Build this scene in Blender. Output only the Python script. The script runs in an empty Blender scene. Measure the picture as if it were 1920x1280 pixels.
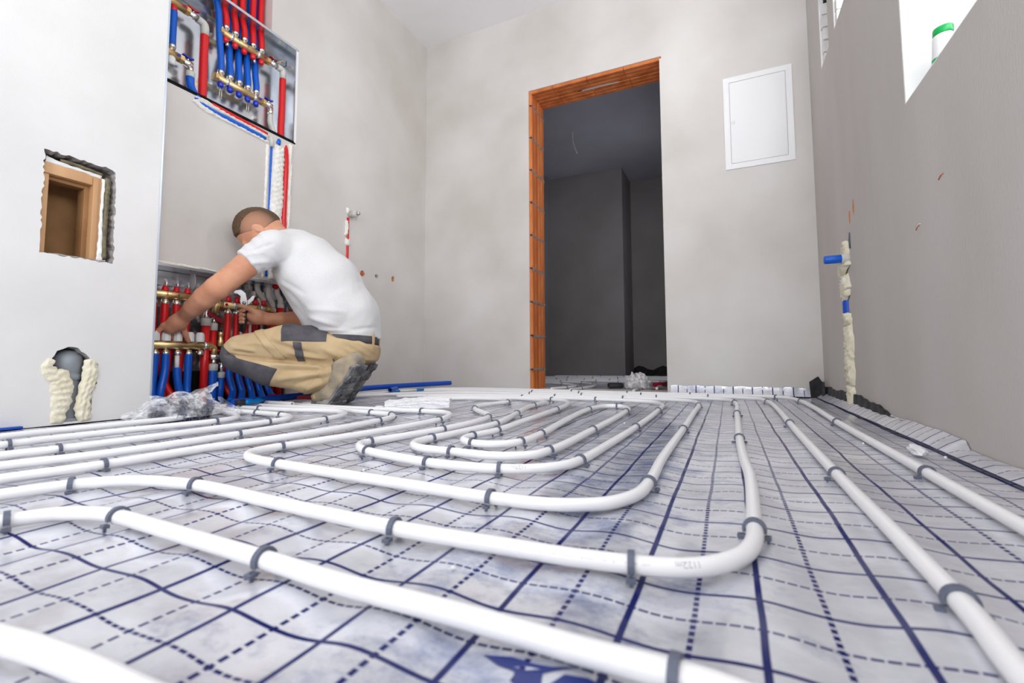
import bpy, bmesh, math, random
import numpy as np
from mathutils import Vector, Matrix
from mathutils.geometry import tessellate_polygon

scene = bpy.context.scene
C = scene.collection
random.seed(7)

# ---------------------------------------------------------------- camera
F_PX, PITCH, YAW, ROLL, CAM_H, CY_PX = 872.08, 0.0683457, 0.4349769, -0.0030466, 0.2055, 615.38
_fwd = Vector((-math.sin(YAW) * math.cos(PITCH), math.cos(YAW) * math.cos(PITCH), math.sin(PITCH)))
_right = Vector((math.cos(YAW), math.sin(YAW), 0))
_up = _right.cross(_fwd)
_r2 = _right * math.cos(ROLL) + _up * math.sin(ROLL)
_u2 = -_right * math.sin(ROLL) + _up * math.cos(ROLL)
cam_data = bpy.data.cameras.new('camera')
cam = bpy.data.objects.new('camera', cam_data)
C.objects.link(cam)
cam_data.sensor_width = 36.0
cam_data.lens = F_PX / 1920 * 36.0
cam_data.shift_y = (CY_PX - 640) / 1920
cam_data.clip_start = 0.01
cam_data.dof.use_dof = True
cam_data.dof.focus_distance = 1.6
cam_data.dof.aperture_fstop = 5.0
m3 = Matrix((_r2, _u2, -_fwd)).transposed()
cam.matrix_world = Matrix.Translation((0, 0, CAM_H)) @ m3.to_4x4()
scene.camera = cam

# ---------------------------------------------------------------- sky and daylight through the openings
world = bpy.data.worlds.new('sky'); scene.world = world
world.use_nodes = True
bg = world.node_tree.nodes['Background']
bg.inputs[0].default_value = (0.85, 0.92, 1.0, 1)
bg.inputs[1].default_value = 0.8

def area_light(name, loc, direction, w, h, power, color=(1, 1, 1)):
    d = bpy.data.lights.new(name, 'AREA'); d.shape = 'RECTANGLE'
    d.size = w; d.size_y = h; d.energy = power; d.color = color
    o = bpy.data.objects.new(name, d); C.objects.link(o)
    o.location = loc
    o.rotation_euler = Vector(direction).to_track_quat('-Z', 'Y').to_euler()
    return o
# daylight entering by the big side window and the small high window;
# added fills: an unseen opening behind the camera, a made-up far-room window
area_light('daylight_side_window', (0.72, 0.40, 1.62), (-1, 0.30, 0.42), 2.2, 1.25, 70, (0.975, 0.985, 1.0))
area_light('daylight_high_window', (0.70, 2.11, 1.98), (-1, 0.0, 0.15), 0.42, 0.58, 11, (0.98, 0.99, 1.0))
area_light('fill_rear_opening', (-0.75, -1.70, 1.25), (0, 1, 0.30), 2.0, 2.0, 44, (0.985, 0.99, 1.0))
area_light('fill_far_room', (-0.30, 4.55, 1.35), (-1, 0.1, 0.15), 1.0, 1.1, 3.8, (0.86, 0.89, 1.0))

vs = scene.view_settings
vs.view_transform = 'Standard'; vs.look = 'None'; vs.gamma = 1.0; vs.use_curve_mapping = False
vs.exposure = 0.0
scene.cycles.use_denoising = True
scene.cycles.max_bounces = 8
scene.cycles.diffuse_bounces = 5
scene.cycles.caustics_reflective = False
scene.cycles.caustics_refractive = False

# ---------------------------------------------------------------- helpers
def link(o, parent=None):
    C.objects.link(o)
    if parent is not None:
        o.parent = parent
    return o

def tag(o, label=None, cat=None, group=None, kind=None):
    if label: o['label'] = label
    if cat: o['category'] = cat
    if group: o['group'] = group
    if kind: o['kind'] = kind
    return o

def empty(name, loc=(0, 0, 0), label=None, cat=None, group=None, kind=None):
    o = bpy.data.objects.new(name, None); C.objects.link(o)
    o.location = loc; o.empty_display_size = 0.05
    return tag(o, label, cat, group, kind)

def nd(nt, typ, **kw):
    n = nt.nodes.new(typ)
    for k, v in kw.items():
        if k == 'inp':
            for i, x in v.items():
                if hasattr(x, 'is_linked') or isinstance(x, bpy.types.NodeSocket):
                    nt.links.new(x, n.inputs[i])
                else:
                    n.inputs[i].default_value = x
        else:
            setattr(n, k, v)
    return n

def mth(nt, op, a, b=None, c=None, clamp=False):
    d = {0: a}
    if b is not None: d[1] = b
    if c is not None: d[2] = c
    n = nd(nt, 'ShaderNodeMath', operation=op, inp=d); n.use_clamp = clamp
    return n.outputs[0]

def mix(nt, f, a, b):
    n = nd(nt, 'ShaderNodeMix', data_type='RGBA')
    for i, x in ((0, f), (6, a), (7, b)):
        if isinstance(x, bpy.types.NodeSocket): nt.links.new(x, n.inputs[i])
        else: n.inputs[i].default_value = x if i == 0 else (*x, 1) if len(x) == 3 else x
    return n.outputs[2]

MATS = {}
def mat(name, col, rough=0.6, metal=0.0, col2=None, vscale=6.0, vdetail=4, vlo=0.35, vhi=0.65, bump=0.0, bscale=60.0, bdetail=3,
        spec=0.5, trans=0.0, alpha=1.0, coat=0.0, stretch=(1, 1, 1), ior=1.45, sheen=0.0, sss=0.0, emit=None):
    m = bpy.data.materials.new(name); m.use_nodes = True
    nt = m.node_tree; b = nt.nodes['Principled BSDF']
    b.inputs['Base Color'].default_value = (*col, 1)
    b.inputs['Roughness'].default_value = rough
    b.inputs['Metallic'].default_value = metal
    b.inputs['Specular IOR Level'].default_value = spec
    b.inputs['Transmission Weight'].default_value = trans
    b.inputs['Alpha'].default_value = alpha
    b.inputs['Coat Weight'].default_value = coat
    b.inputs['IOR'].default_value = ior
    b.inputs['Sheen Weight'].default_value = sheen
    if sss:
        b.inputs['Subsurface Weight'].default_value = sss
        b.inputs['Subsurface Radius'].default_value = (0.02, 0.008, 0.004)
        b.inputs['Subsurface Scale'].default_value = 0.3
    if col2 is not None or bump:
        tc = nd(nt, 'ShaderNodeTexCoord')
        mp = nd(nt, 'ShaderNodeMapping', inp={0: tc.outputs['Object']})
        mp.inputs[3].default_value = stretch
    if col2 is not None:
        n = nd(nt, 'ShaderNodeTexNoise', inp={0: mp.outputs[0], 2: vscale, 3: vdetail})
        r = nd(nt, 'ShaderNodeMapRange', inp={0: n.outputs[0], 1: vlo, 2: vhi})
        nt.links.new(mix(nt, r.outputs[0], col, col2), b.inputs['Base Color'])
    if bump:
        n2 = nd(nt, 'ShaderNodeTexNoise', inp={0: mp.outputs[0], 2: bscale, 3: bdetail})
        bp = nd(nt, 'ShaderNodeBump', inp={0: bump, 1: 0.01, 2: n2.outputs[0]} if False else {})
        bp.inputs['Strength'].default_value = bump
        bp.inputs['Distance'].default_value = 0.004
        nt.links.new(n2.outputs[0], bp.inputs['Height'])
        nt.links.new(bp.outputs[0], b.inputs['Normal'])
    MATS[name] = m
    return m

class MB:
    """collects shapes; build() links them as ONE mesh object"""
    def __init__(s): s.v = []; s.f = []; s.sm = []
    def add(s, vs, fs, smooth=False):
        o = len(s.v); s.v += [tuple(p) for p in vs]
        s.f += [tuple(i + o for i in f) for f in fs]; s.sm += [smooth] * len(fs)
        return s
    def box(s, x0, x1, y0, y1, z0, z1, M=None):
        vs = [Vector((x, y, z)) for z in (z0, z1) for y in (y0, y1) for x in (x0, x1)]
        if M is not None: vs = [M @ p for p in vs]
        return s.add(vs, [(0, 2, 3, 1), (4, 5, 7, 6), (0, 1, 5, 4), (2, 6, 7, 3), (0, 4, 6, 2), (1, 3, 7, 5)])
    def cbox(s, x0, x1, y0, y1, z0, z1, c=0.004, M=None):
        """box with chamfered edges"""
        cx, cy, cz = (x0 + x1) / 2, (y0 + y1) / 2, (z0 + z1) / 2
        hx, hy, hz = (x1 - x0) / 2, (y1 - y0) / 2, (z1 - z0) / 2
        c = min(c, hx * .9, hy * .9, hz * .9)
        bm = bmesh.new()
        bmesh.ops.create_cube(bm, size=2)
        for v in bm.verts: v.co = Vector((cx + v.co.x * hx, cy + v.co.y * hy, cz + v.co.z * hz))
        bmesh.ops.bevel(bm, geom=bm.edges[:], offset=c, segments=2, profile=.6, affect='EDGES')
        if M is not None: bm.transform(M)
        bm.verts.index_update()
        s.add([v.co for v in bm.verts], [[v.index for v in f.verts] for f in bm.faces], True)
        bm.free(); return s
    def tube(s, pts, r, n=12, caps=True, smooth=True, squash=None):
        pts = [Vector(p) for p in pts]; k = len(pts)
        rs = r if isinstance(r, (list, tuple, np.ndarray)) else [r] * k
        t = [(pts[min(i + 1, k - 1)] - pts[max(i - 1, 0)]).normalized() for i in range(k)]
        a = Vector((0, 0, 1)) if abs(t[0].z) < .9 else Vector((1, 0, 0))
        nrm = (a - t[0] * a.dot(t[0])).normalized()
        vs = []; fs = []
        for i in range(k):
            nrm = (nrm - t[i] * nrm.dot(t[i])).normalized(); bi = t[i].cross(nrm)
            for j in range(n):
                an = 2 * math.pi * j / n
                vs.append(pts[i] + (nrm * math.cos(an) + bi * math.sin(an)) * rs[i])
        for i in range(k - 1):
            for j in range(n):
                fs.append((i * n + j, i * n + (j + 1) % n, (i + 1) * n + (j + 1) % n, (i + 1) * n + j))
        s.add(vs, fs, smooth)
        if caps:
            o = len(s.v) - k * n
            s.f += [tuple(o + j for j in reversed(range(n))), tuple(o + (k - 1) * n + j for j in range(n))]; s.sm += [False, False]
        return s
    def cyl(s, p0, p1, r0, r1=None, n=16, smooth=True):
        return s.tube([p0, p1], [r0, r0 if r1 is None else r1], n, True, smooth)
    def lathe(s, prof, o=(0, 0, 0), axis=(0, 0, 1), n=20, smooth=True):
        """prof: list of (radius, height) along axis"""
        o = Vector(o); ax = Vector(axis).normalized()
        a = Vector((0, 0, 1)) if abs(ax.z) < .9 else Vector((1, 0, 0))
        u = (a - ax * a.dot(ax)).normalized(); w = ax.cross(u)
        vs = []; fs = []; k = len(prof)
        for r, h in prof:
            for j in range(n):
                an = 2 * math.pi * j / n
                vs.append(o + ax * h + (u * math.cos(an) + w * math.sin(an)) * max(r, 1e-5))
        for i in range(k - 1):
            for j in range(n):
                fs.append((i * n + j, i * n + (j + 1) % n, (i + 1) * n + (j + 1) % n, (i + 1) * n + j))
        fs.append(tuple(reversed(range(n)))); fs.append(tuple((k - 1) * n + j for j in range(n)))
        return s.add(vs, fs, smooth)
    def prism(s, poly, fn, d0, d1, smooth=False):
        """poly 2D list; fn(u,v,d) -> point"""
        n = len(poly)
        vs = [fn(u, v, d0) for u, v in poly] + [fn(u, v, d1) for u, v in poly]
        tri = tessellate_polygon([[Vector((u, v, 0)) for u, v in poly]])
        fs = [(i, (i + 1) % n, n + (i + 1) % n, n + i) for i in range(n)]
        fs += [tuple(t) for t in tri] + [tuple(n + i for i in reversed(t)) for t in tri]
        return s.add(vs, fs, smooth)
    def mesh(s, name):
        me = bpy.data.meshes.new(name)
        me.from_pydata([tuple(p) for p in s.v], [], s.f)
        me.polygons.foreach_set('use_smooth', s.sm)
        me.update()
        bm = bmesh.new(); bm.from_mesh(me); bmesh.ops.recalc_face_normals(bm, faces=bm.faces[:]); bm.to_mesh(me); bm.free()
        return me
    def build(s, name, material, parent=None):
        me = s.mesh(name)
        if material is not None: me.materials.append(material if not isinstance(material, str) else MATS[material])
        o = bpy.data.objects.new(name, me)
        return link(o, parent)

def mesh_obj(name, verts, faces, material, parent=None, smooth=True):
    me = bpy.data.meshes.new(name)
    me.from_pydata([tuple(map(float, p)) for p in verts], [], [tuple(map(int, f)) for f in faces])
    me.polygons.foreach_set('use_smooth', [smooth] * len(me.polygons)); me.update()
    if material is not None: me.materials.append(MATS[material] if isinstance(material, str) else material)
    return link(bpy.data.objects.new(name, me), parent)

def copy_tree(o, loc=None, parent=None):
    c = o.copy(); C.objects.link(c)
    if parent is not None: c.parent = parent
    if loc is not None: c.location = loc
    for ch in list(o.children): copy_tree(ch, None, c)
    return c

def spline(pts, step=0.01):
    """Catmull-Rom through the points, resampled"""
    P = [Vector(p) for p in pts]
    P = [P[0] * 2 - P[1]] + P + [P[-1] * 2 - P[-2]]
    out = []
    for i in range(1, len(P) - 2):
        a, b, c, d = P[i - 1], P[i], P[i + 1], P[i + 2]
        n = max(1, int((c - b).length / step))
        ta = max((b - a).length, 1e-6) ** .5; tb = max((c - b).length, 1e-6) ** .5; tc = max((d - c).length, 1e-6) ** .5
        m1 = ((b - a) / ta - (c - a) / (ta + tb) + (c - b) / tb) * tb
        m2 = ((c - b) / tb - (d - b) / (tb + tc) + (d - c) / tc) * tb
        for j in range(n):
            t = j / n; t2 = t * t; t3 = t2 * t
            out.append(b * (2 * t3 - 3 * t2 + 1) + m1 * (t3 - 2 * t2 + t) + c * (-2 * t3 + 3 * t2) + m2 * (t3 - t2))
    out.append(P[-2]); return out

def fillet(pts, r, seg=6):
    """round the corners of a polyline"""
    P = [Vector(p) for p in pts]; out = [P[0]]
    for i in range(1, len(P) - 1):
        a, b, c = P[i - 1], P[i], P[i + 1]
        u = (a - b); v = (c - b); rr = min(r, u.length * .49, v.length * .49)
        p = b + u.normalized() * rr; q = b + v.normalized() * rr
        for k in range(seg + 1):
            t = k / seg; out.append(p * (1 - t) ** 2 + b * 2 * t * (1 - t) + q * t * t)
    out.append(P[-1]); return out

def slab(name, outer, holes, fn, depth, material, parent=None, reveal_depths=None):
    """flat wall with holes. outer/holes: 2D loops; fn(u,v,d) -> point; front at d=0, back at d=depth"""
    m = MB()
    loops = [[Vector((u, v, 0)) for u, v in l] for l in [outer] + holes]
    tri = tessellate_polygon(loops)
    flat = [p for l in loops for p in l]
    m.add([fn(p.x, p.y, 0) for p in flat], [tuple(t) for t in tri])
    m.add([fn(p.x, p.y, depth) for p in flat], [tuple(reversed(t)) for t in tri])
    for l in loops:
        n = len(l)
        m.add([fn(p.x, p.y, 0) for p in l] + [fn(p.x, p.y, depth) for p in l], [(i, (i + 1) % n, n + (i + 1) % n, n + i) for i in range(n)])
    return m.build(name, material, parent)

# signed-distance modelling: numpy field -> surface nets mesh
def smin(a, b, k):
    h = np.clip(.5 + .5 * (b - a) / k, 0, 1)
    return b * (1 - h) + a * h - k * h * (1 - h)
def smax(a, b, k): return -smin(-a, -b, k)

class SDF:
    def __init__(s, lo, hi, res):
        s.lo = np.array(lo, float); s.res = res
        n = np.ceil((np.array(hi) - s.lo) / res).astype(int) + 1
        ax = [s.lo[i] + res * np.arange(n[i]) for i in range(3)]
        s.X, s.Y, s.Z = np.meshgrid(*ax, indexing='ij', sparse=False)
        s.X = s.X.astype(np.float32); s.Y = s.Y.astype(np.float32); s.Z = s.Z.astype(np.float32)
        s.d = np.full(s.X.shape, 9.0, np.float32)
    def _sub(s, lo, hi):
        i0 = np.maximum(np.floor((np.array(lo) - s.lo) / s.res).astype(int), 0)
        i1 = np.minimum(np.ceil((np.array(hi) - s.lo) / s.res).astype(int) + 1, s.d.shape)
        return tuple(slice(int(a), int(max(b, a))) for a, b in zip(i0, i1))
    def cone(s, a, b, ra, rb, k=.02, sq=None, op='add'):
        """rounded cone; sq=(axis vector, factor): stretch the cross-section along that axis"""
        a = np.array(a, float); b = np.array(b, float)
        R = max(ra, rb) * (max(1, sq[1]) if sq else 1) + k + 3 * s.res
        sl = s._sub(np.minimum(a, b) - R, np.maximum(a, b) + R)
        px, py, pz = s.X[sl] - a[0], s.Y[sl] - a[1], s.Z[sl] - a[2]
        ba = b - a; L = max(ba @ ba, 1e-9)
        t = np.clip((px * ba[0] + py * ba[1] + pz * ba[2]) / L, 0, 1)
        qx, qy, qz = px - t * ba[0], py - t * ba[1], pz - t * ba[2]
        if sq is not None:
            ax, f = np.array(sq[0], float), sq[1]; ax = ax / np.linalg.norm(ax)
            w = (qx * ax[0] + qy * ax[1] + qz * ax[2]) * (1 / f - 1)
            qx, qy, qz = qx + w * ax[0], qy + w * ax[1], qz + w * ax[2]
        d = (np.sqrt(qx * qx + qy * qy + qz * qz) - (ra + (rb - ra) * t)).astype(np.float32)
        if op == 'sub': s.d[sl] = smax(s.d[sl], -d, k)
        else: s.d[sl] = smin(s.d[sl], d, k)
        return s
    def chain(s, pts, k=.02, sq=None):
        for (a, ra), (b, rb) in zip(pts[:-1], pts[1:]): s.cone(a, b, ra, rb, k, sq)
        return s
    def ell(s, c, r, R=None, k=.02, op='add'):
        """ellipsoid; columns of R are its axes"""
        m = max(r) + k + 3 * s.res
        sl = s._sub(np.array(c) - m, np.array(c) + m)
        p = np.stack([s.X[sl] - c[0], s.Y[sl] - c[1], s.Z[sl] - c[2]], -1)
        if R is not None: p = p @ np.array(R, float)
        q = p / np.array(r)
        l = np.sqrt((q ** 2).sum(-1)); g = np.sqrt(((p / np.array(r) ** 2) ** 2).sum(-1)) + 1e-9
        d = (l * (l - 1) / g).astype(np.float32)
        if op == 'sub': s.d[sl] = smax(s.d[sl], -d, k)
        else: s.d[sl] = smin(s.d[sl], d, k)
        return s
    def cut(s, n, p, k=.006):
        """keep the side where (x-p).n < 0"""
        n = np.array(n, float); n /= np.linalg.norm(n)
        h = (s.X - p[0]) * n[0] + (s.Y - p[1]) * n[1] + (s.Z - p[2]) * n[2]
        s.d = smax(s.d, h.astype(np.float32), k); return s
    def mesh(s):
        d = s.d; ins = d < 0
        nx, ny, nz = d.shape
        acc = np.zeros((nx - 1, ny - 1, nz - 1, 3)); cnt = np.zeros((nx - 1, ny - 1, nz - 1))
        off = [(i, j, k) for i in (0, 1) for j in (0, 1) for k in (0, 1)]
        def sl(o): return d[o[0]:nx - 1 + o[0], o[1]:ny - 1 + o[1], o[2]:nz - 1 + o[2]]
        for a in off:
            for ax in range(3):
                if a[ax]: continue
                b = list(a); b[ax] = 1
                da, db = sl(a), sl(b); c = (da < 0) != (db < 0)
                t = np.where(c, da / np.where(c, da - db, 1), 0)
                for q in range(3):
                    acc[..., q] += np.where(c, a[q] + (t if q == ax else 0), 0)
                cnt += c
        act = cnt > 0
        idx = -np.ones(act.shape, int); idx[act] = np.arange(act.sum())
        ijk = np.argwhere(act)
        V = s.lo + s.res * (ijk + acc[act] / cnt[act][:, None])
        Fs = []
        for ax in range(3):
            b1, b2 = [(1, 2), (2, 0), (0, 1)][ax]
            sa = [slice(None)] * 3; sb = [slice(None)] * 3
            sa[ax] = slice(0, -1); sb[ax] = slice(1, None)
            ch = ins[tuple(sa)] != ins[tuple(sb)]
            pos = np.argwhere(ch)
            pos = pos[(pos[:, b1] > 0) & (pos[:, b2] > 0) & (pos[:, b1] < act.shape[b1]) & (pos[:, b2] < act.shape[b2])]
            if not len(pos): continue
            def at(o1, o2):
                q = pos.copy(); q[:, b1] -= o1; q[:, b2] -= o2
                return idx[q[:, 0], q[:, 1], q[:, 2]]
            quad = np.stack([at(1, 1), at(0, 1), at(0, 0), at(1, 0)], 1)
            flip = ~ins[pos[:, 0], pos[:, 1], pos[:, 2]]
            quad[flip] = quad[flip][:, ::-1]
            Fs.append(quad)
        Fq = np.concatenate(Fs); Fq = Fq[(Fq >= 0).all(1)]
        return V, Fq

def quads_obj(name, V, Fq, material, parent=None):
    me = bpy.data.meshes.new(name)
    me.vertices.add(len(V)); me.vertices.foreach_set('co', np.asarray(V, np.float32).ravel())
    me.loops.add(len(Fq) * 4); me.loops.foreach_set('vertex_index', np.asarray(Fq, np.int32).ravel())
    me.polygons.add(len(Fq)); me.polygons.foreach_set('loop_start', np.arange(0, len(Fq) * 4, 4, dtype=np.int32))
    me.update(calc_edges=True); me.validate()
    me.polygons.foreach_set('use_smooth', [True] * len(me.polygons))
    for mm in (material if isinstance(material, (list, tuple)) else [material]):
        me.materials.append(MATS[mm] if isinstance(mm, str) else mm)
    return link(bpy.data.objects.new(name, me), parent)

# smooth pseudo-random waves for plaster edges, foil, cloth
def fbm(x, y, z=0.0, seed=0, octs=4, f0=1.0):
    rs = np.random.RandomState(seed); out = 0.0; amp = 1.0
    for o in range(octs):
        for q in range(3):
            k = rs.randn(3); k /= np.linalg.norm(k); ph = rs.rand() * 6.28
            out = out + amp * np.sin((x * k[0] + y * k[1] + z * k[2]) * f0 * 6.28 * (1 + .3 * rs.rand()) + ph) / 3
        f0 *= 2.03; amp *= .5
    return out

def ragged(loop, amp, step=0.012, seed=0):
    """roughen the edges of a 2D loop"""
    rs = random.Random(seed); out = []
    n = len(loop)
    for i in range(n):
        a, b = Vector(loop[i]), Vector(loop[(i + 1) % n]); k = max(1, int((b - a).length / step))
        nrm = Vector((-(b - a).y, (b - a).x)).normalized()
        for j in range(k):
            p = a + (b - a) * (j / k)
            if 1: p = p + nrm * rs.uniform(-amp, amp)
            out.append((p.x, p.y))
    return out

# ---------------------------------------------------------------- materials
mat('plaster_left_lit', (0.80, 0.795, 0.79), .9, col2=(0.74, 0.735, 0.73), vscale=3.0, bump=.12, bscale=220, spec=.2)  # same plaster as the grey walls, painted paler where light overexposes it
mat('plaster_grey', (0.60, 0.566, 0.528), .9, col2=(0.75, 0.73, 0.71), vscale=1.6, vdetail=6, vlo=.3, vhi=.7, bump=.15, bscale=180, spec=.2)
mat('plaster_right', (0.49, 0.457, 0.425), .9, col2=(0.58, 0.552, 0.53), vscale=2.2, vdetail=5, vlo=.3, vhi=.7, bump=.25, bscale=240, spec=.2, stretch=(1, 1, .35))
mat('plaster_ceiling', (0.90, 0.89, 0.905), .9, col2=(0.85, 0.84, 0.855), vscale=1.2, bump=.1, bscale=150, spec=.2)
mat('plaster_white', (0.88, 0.88, 0.88), .8, spec=.2)
mat('plaster_raw', (0.50, 0.47, 0.45), .95, col2=(0.30, 0.27, 0.27), vscale=45, bump=.9, bscale=160, spec=.1)
mat('concrete', (0.35, 0.34, 0.33), .95, col2=(0.28, 0.27, 0.27), vscale=8, bump=.3, bscale=90)
mat('clay', (0.74, 0.25, 0.085), .85, col2=(0.54, 0.15, 0.045), vscale=14, vdetail=5, bump=.5, bscale=130, spec=.2, stretch=(1, 1, .3))
mat('mortar', (0.42, 0.38, 0.35), .95, col2=(0.25, 0.21, 0.20), vscale=60, bump=.9, bscale=200, spec=.1)
mat('timber', (0.66, 0.40, 0.21), .65, col2=(0.52, 0.29, 0.14), vscale=9, vdetail=5, bump=.2, bscale=60, stretch=(1, 1, .12))
mat('brown_board', (0.36, 0.19, 0.075), .75, col2=(0.26, 0.13, 0.05), vscale=7, bump=.2, bscale=80)
mat('olive_seal', (0.24, 0.21, 0.12), .9, col2=(0.13, 0.11, 0.08), vscale=30, bump=.8, bscale=120)
mat('foam_cream', (0.86, 0.82, 0.67), .85, col2=(0.80, 0.74, 0.56), vscale=25, bump=.7, bscale=90, spec=.2)
mat('foam_white', (0.90, 0.89, 0.86), .85, col2=(0.82, 0.80, 0.74), vscale=25, bump=.6, bscale=90, spec=.2)
mat('pvc_grey', (0.27, 0.30, 0.33), .4, col2=(0.23, 0.25, 0.28), vscale=12, spec=.5)
mat('pipe_white', (0.90, 0.90, 0.915), .32, spec=.45, coat=.1)
mat('clip_grey', (0.12, 0.135, 0.19), .45, spec=.4)
mat('black_rubber', (0.012, 0.012, 0.014), .6, col2=(0.03, 0.03, 0.032), vscale=30, bump=.5, bscale=60)
mat('pure_dark', (0.01, 0.01, 0.011), .9, spec=.1)
mat('panel_white', (0.90, 0.905, 0.92), .35, spec=.4)
mat('white_brick', (0.82, 0.81, 0.80), .85, col2=(0.70, 0.68, 0.66), vscale=20, bump=.5, bscale=90)
mat('print_blue', (0.02, 0.035, 0.19), .3)
mat('print_grey', (0.50, 0.50, 0.53), .5)

def foil_material():
    m = bpy.data.materials.new('printed_foil'); m.use_nodes = True; MATS['printed_foil'] = m
    nt = m.node_tree; b = nt.nodes['Principled BSDF']
    tc = nd(nt, 'ShaderNodeTexCoord')
    wob = nd(nt, 'ShaderNodeTexNoise', inp={0: tc.outputs['Object'], 2: 5.0, 3: 2.0})
    wv = nd(nt, 'ShaderNodeVectorMath', operation='SCALE', inp={0: wob.outputs[1], 'Scale': 0.006})
    ad = nd(nt, 'ShaderNodeVectorMath', operation='ADD', inp={0: tc.outputs['Object'], 1: wv.outputs[0]})
    sp = nd(nt, 'ShaderNodeSeparateXYZ', inp={0: ad.outputs[0]})
    x = mth(nt, 'ADD', sp.outputs[0], -0.0175 - 0.003 + 10.0); y = mth(nt, 'ADD', sp.outputs[1], -0.3668 - 0.003 + 10.0)
    def dist(u, period, off):     # distance to the nearest line
        t = mth(nt, 'FRACT', mth(nt, 'ADD', mth(nt, 'DIVIDE', mth(nt, 'ADD', u, -off), period), 0.5))
        return mth(nt, 'MULTIPLY', mth(nt, 'ABSOLUTE', mth(nt, 'ADD', t, -0.5)), period)
    def line(u, off, w): 
        return mth(nt, 'SMOOTH_MIN', 1.0, mth(nt, 'DIVIDE', mth(nt, 'ADD', w / 2 + .0004, mth(nt, 'MULTIPLY', dist(u, .1, off), -1.0)), .0008), 0.0, clamp=True)
    def dash(u, duty): return mth(nt, 'LESS_THAN', dist(u, 0.01, 0.0), 0.005 * duty)
    sol_y = line(x, 0.0, 0.0056)
    das_y = mth(nt, 'MULTIPLY', line(x, 0.05, 0.0046), dash(y, .70))
    sol_x = line(y, 0.0, 0.0044)
    das_x = mth(nt, 'MULTIPLY', line(y, 0.05, 0.0034), dash(x, .80))
    lines = mth(nt, 'MAXIMUM', mth(nt, 'MAXIMUM', sol_y, das_y), mth(nt, 'MAXIMUM', sol_x, das_x))
    n1 = nd(nt, 'ShaderNodeTexNoise', inp={0: tc.outputs['Object'], 2: 7.0, 3: 6.0, 4: .62})
    base = mix(nt, mth(nt, 'MULTIPLY', mth(nt, 'ADD', n1.outputs[0], -.3), 2.2, clamp=True), (0.55, 0.56, 0.62), (0.87, 0.885, 0.94))
    # bluish scuffed streaks in the print
    st = nd(nt, 'ShaderNodeMapping', inp={0: tc.outputs['Object']}); st.inputs[3].default_value = (.75, 1.0, 1)
    n2 = nd(nt, 'ShaderNodeTexNoise', inp={0: st.outputs[0], 2: 14.0, 3: 8.0, 4: .74})
    n3 = nd(nt, 'ShaderNodeTexNoise', inp={0: tc.outputs['Object'], 2: 1.9, 3: 2.0})
    so = nd(nt, 'ShaderNodeSeparateXYZ', inp={0: tc.outputs['Object']})
    band = mth(nt, 'ADD', 1.0, mth(nt, 'MULTIPLY', mth(nt, 'ABSOLUTE', mth(nt, 'ADD', so.outputs[0], .17)), -3.4), clamp=True)
    w = mth(nt, 'ADD', mth(nt, 'MULTIPLY', band, .22), mth(nt, 'MULTIPLY', n3.outputs[0], .16))
    s2 = mth(nt, 'MULTIPLY', mth(nt, 'ADD', mth(nt, 'ADD', n2.outputs[0], w), -.70), 5.0, clamp=True)
    base = mix(nt, mth(nt, 'MULTIPLY', s2, .68), base, (0.085, 0.15, 0.36))
    n4 = nd(nt, 'ShaderNodeTexNoise', inp={0: st.outputs[0], 2: 17.0, 3: 7.0, 4: .72})
    s4 = mth(nt, 'MULTIPLY', mth(nt, 'ADD', n4.outputs[0], -.56), 4.5, clamp=True)
    base = mix(nt, mth(nt, 'MULTIPLY', s4, .55), base, (0.27, 0.26, 0.33))
    fade = nd(nt, 'ShaderNodeTexNoise', inp={0: tc.outputs['Object'], 2: 13.0, 3: 3.0})
    lf = mth(nt, 'MULTIPLY', lines, mth(nt, 'ADD', .82, mth(nt, 'MULTIPLY', fade.outputs[0], .30)), clamp=True)
    nt.links.new(mix(nt, lf, base, (0.010, 0.015, 0.115)), b.inputs['Base Color'])
    nt.links.new(mth(nt, 'ADD', .30, mth(nt, 'MULTIPLY', lf, -.30)), b.inputs['Metallic'])
    b.inputs['Roughness'].default_value = 0.20
    nt.links.new(mth(nt, 'ADD', .55, mth(nt, 'MULTIPLY', lf, -.52), clamp=True), b.inputs['Specular IOR Level'])
    bn = nd(nt, 'ShaderNodeTexNoise', inp={0: st.outputs[0], 2: 28.0, 3: 4.0})
    bp = nd(nt, 'ShaderNodeBump'); bp.inputs['Strength'].default_value = .45; bp.inputs['Distance'].default_value = .004
    nt.links.new(bn.outputs[0], bp.inputs['Height']); nt.links.new(bp.outputs[0], b.inputs['Normal'])
    return m
foil_material()

# ---------------------------------------------------------------- room shell
XL, XM, XR, YB, ZC, YF = -1.985, -2.151, 0.464, 3.0, 2.743, -1.75
LEFT_END = 1.03
DX0, DX1, DZ, WT = -1.237, -0.345, 2.131, 0.262          # doorway
floor = MB().box(-2.6, 0.9, YF - .2, 3.0, -0.14, -0.016).build('floor', 'concrete')
tag(floor, 'grey concrete subfloor under the printed foil', 'floor', kind='structure')
ceiling = MB().box(-2.45, 0.8, YF, 3.0, ZC, ZC + .15).build('ceiling', 'plaster_ceiling')
tag(ceiling, 'pale grey plastered ceiling', 'ceiling', kind='structure')

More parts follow.
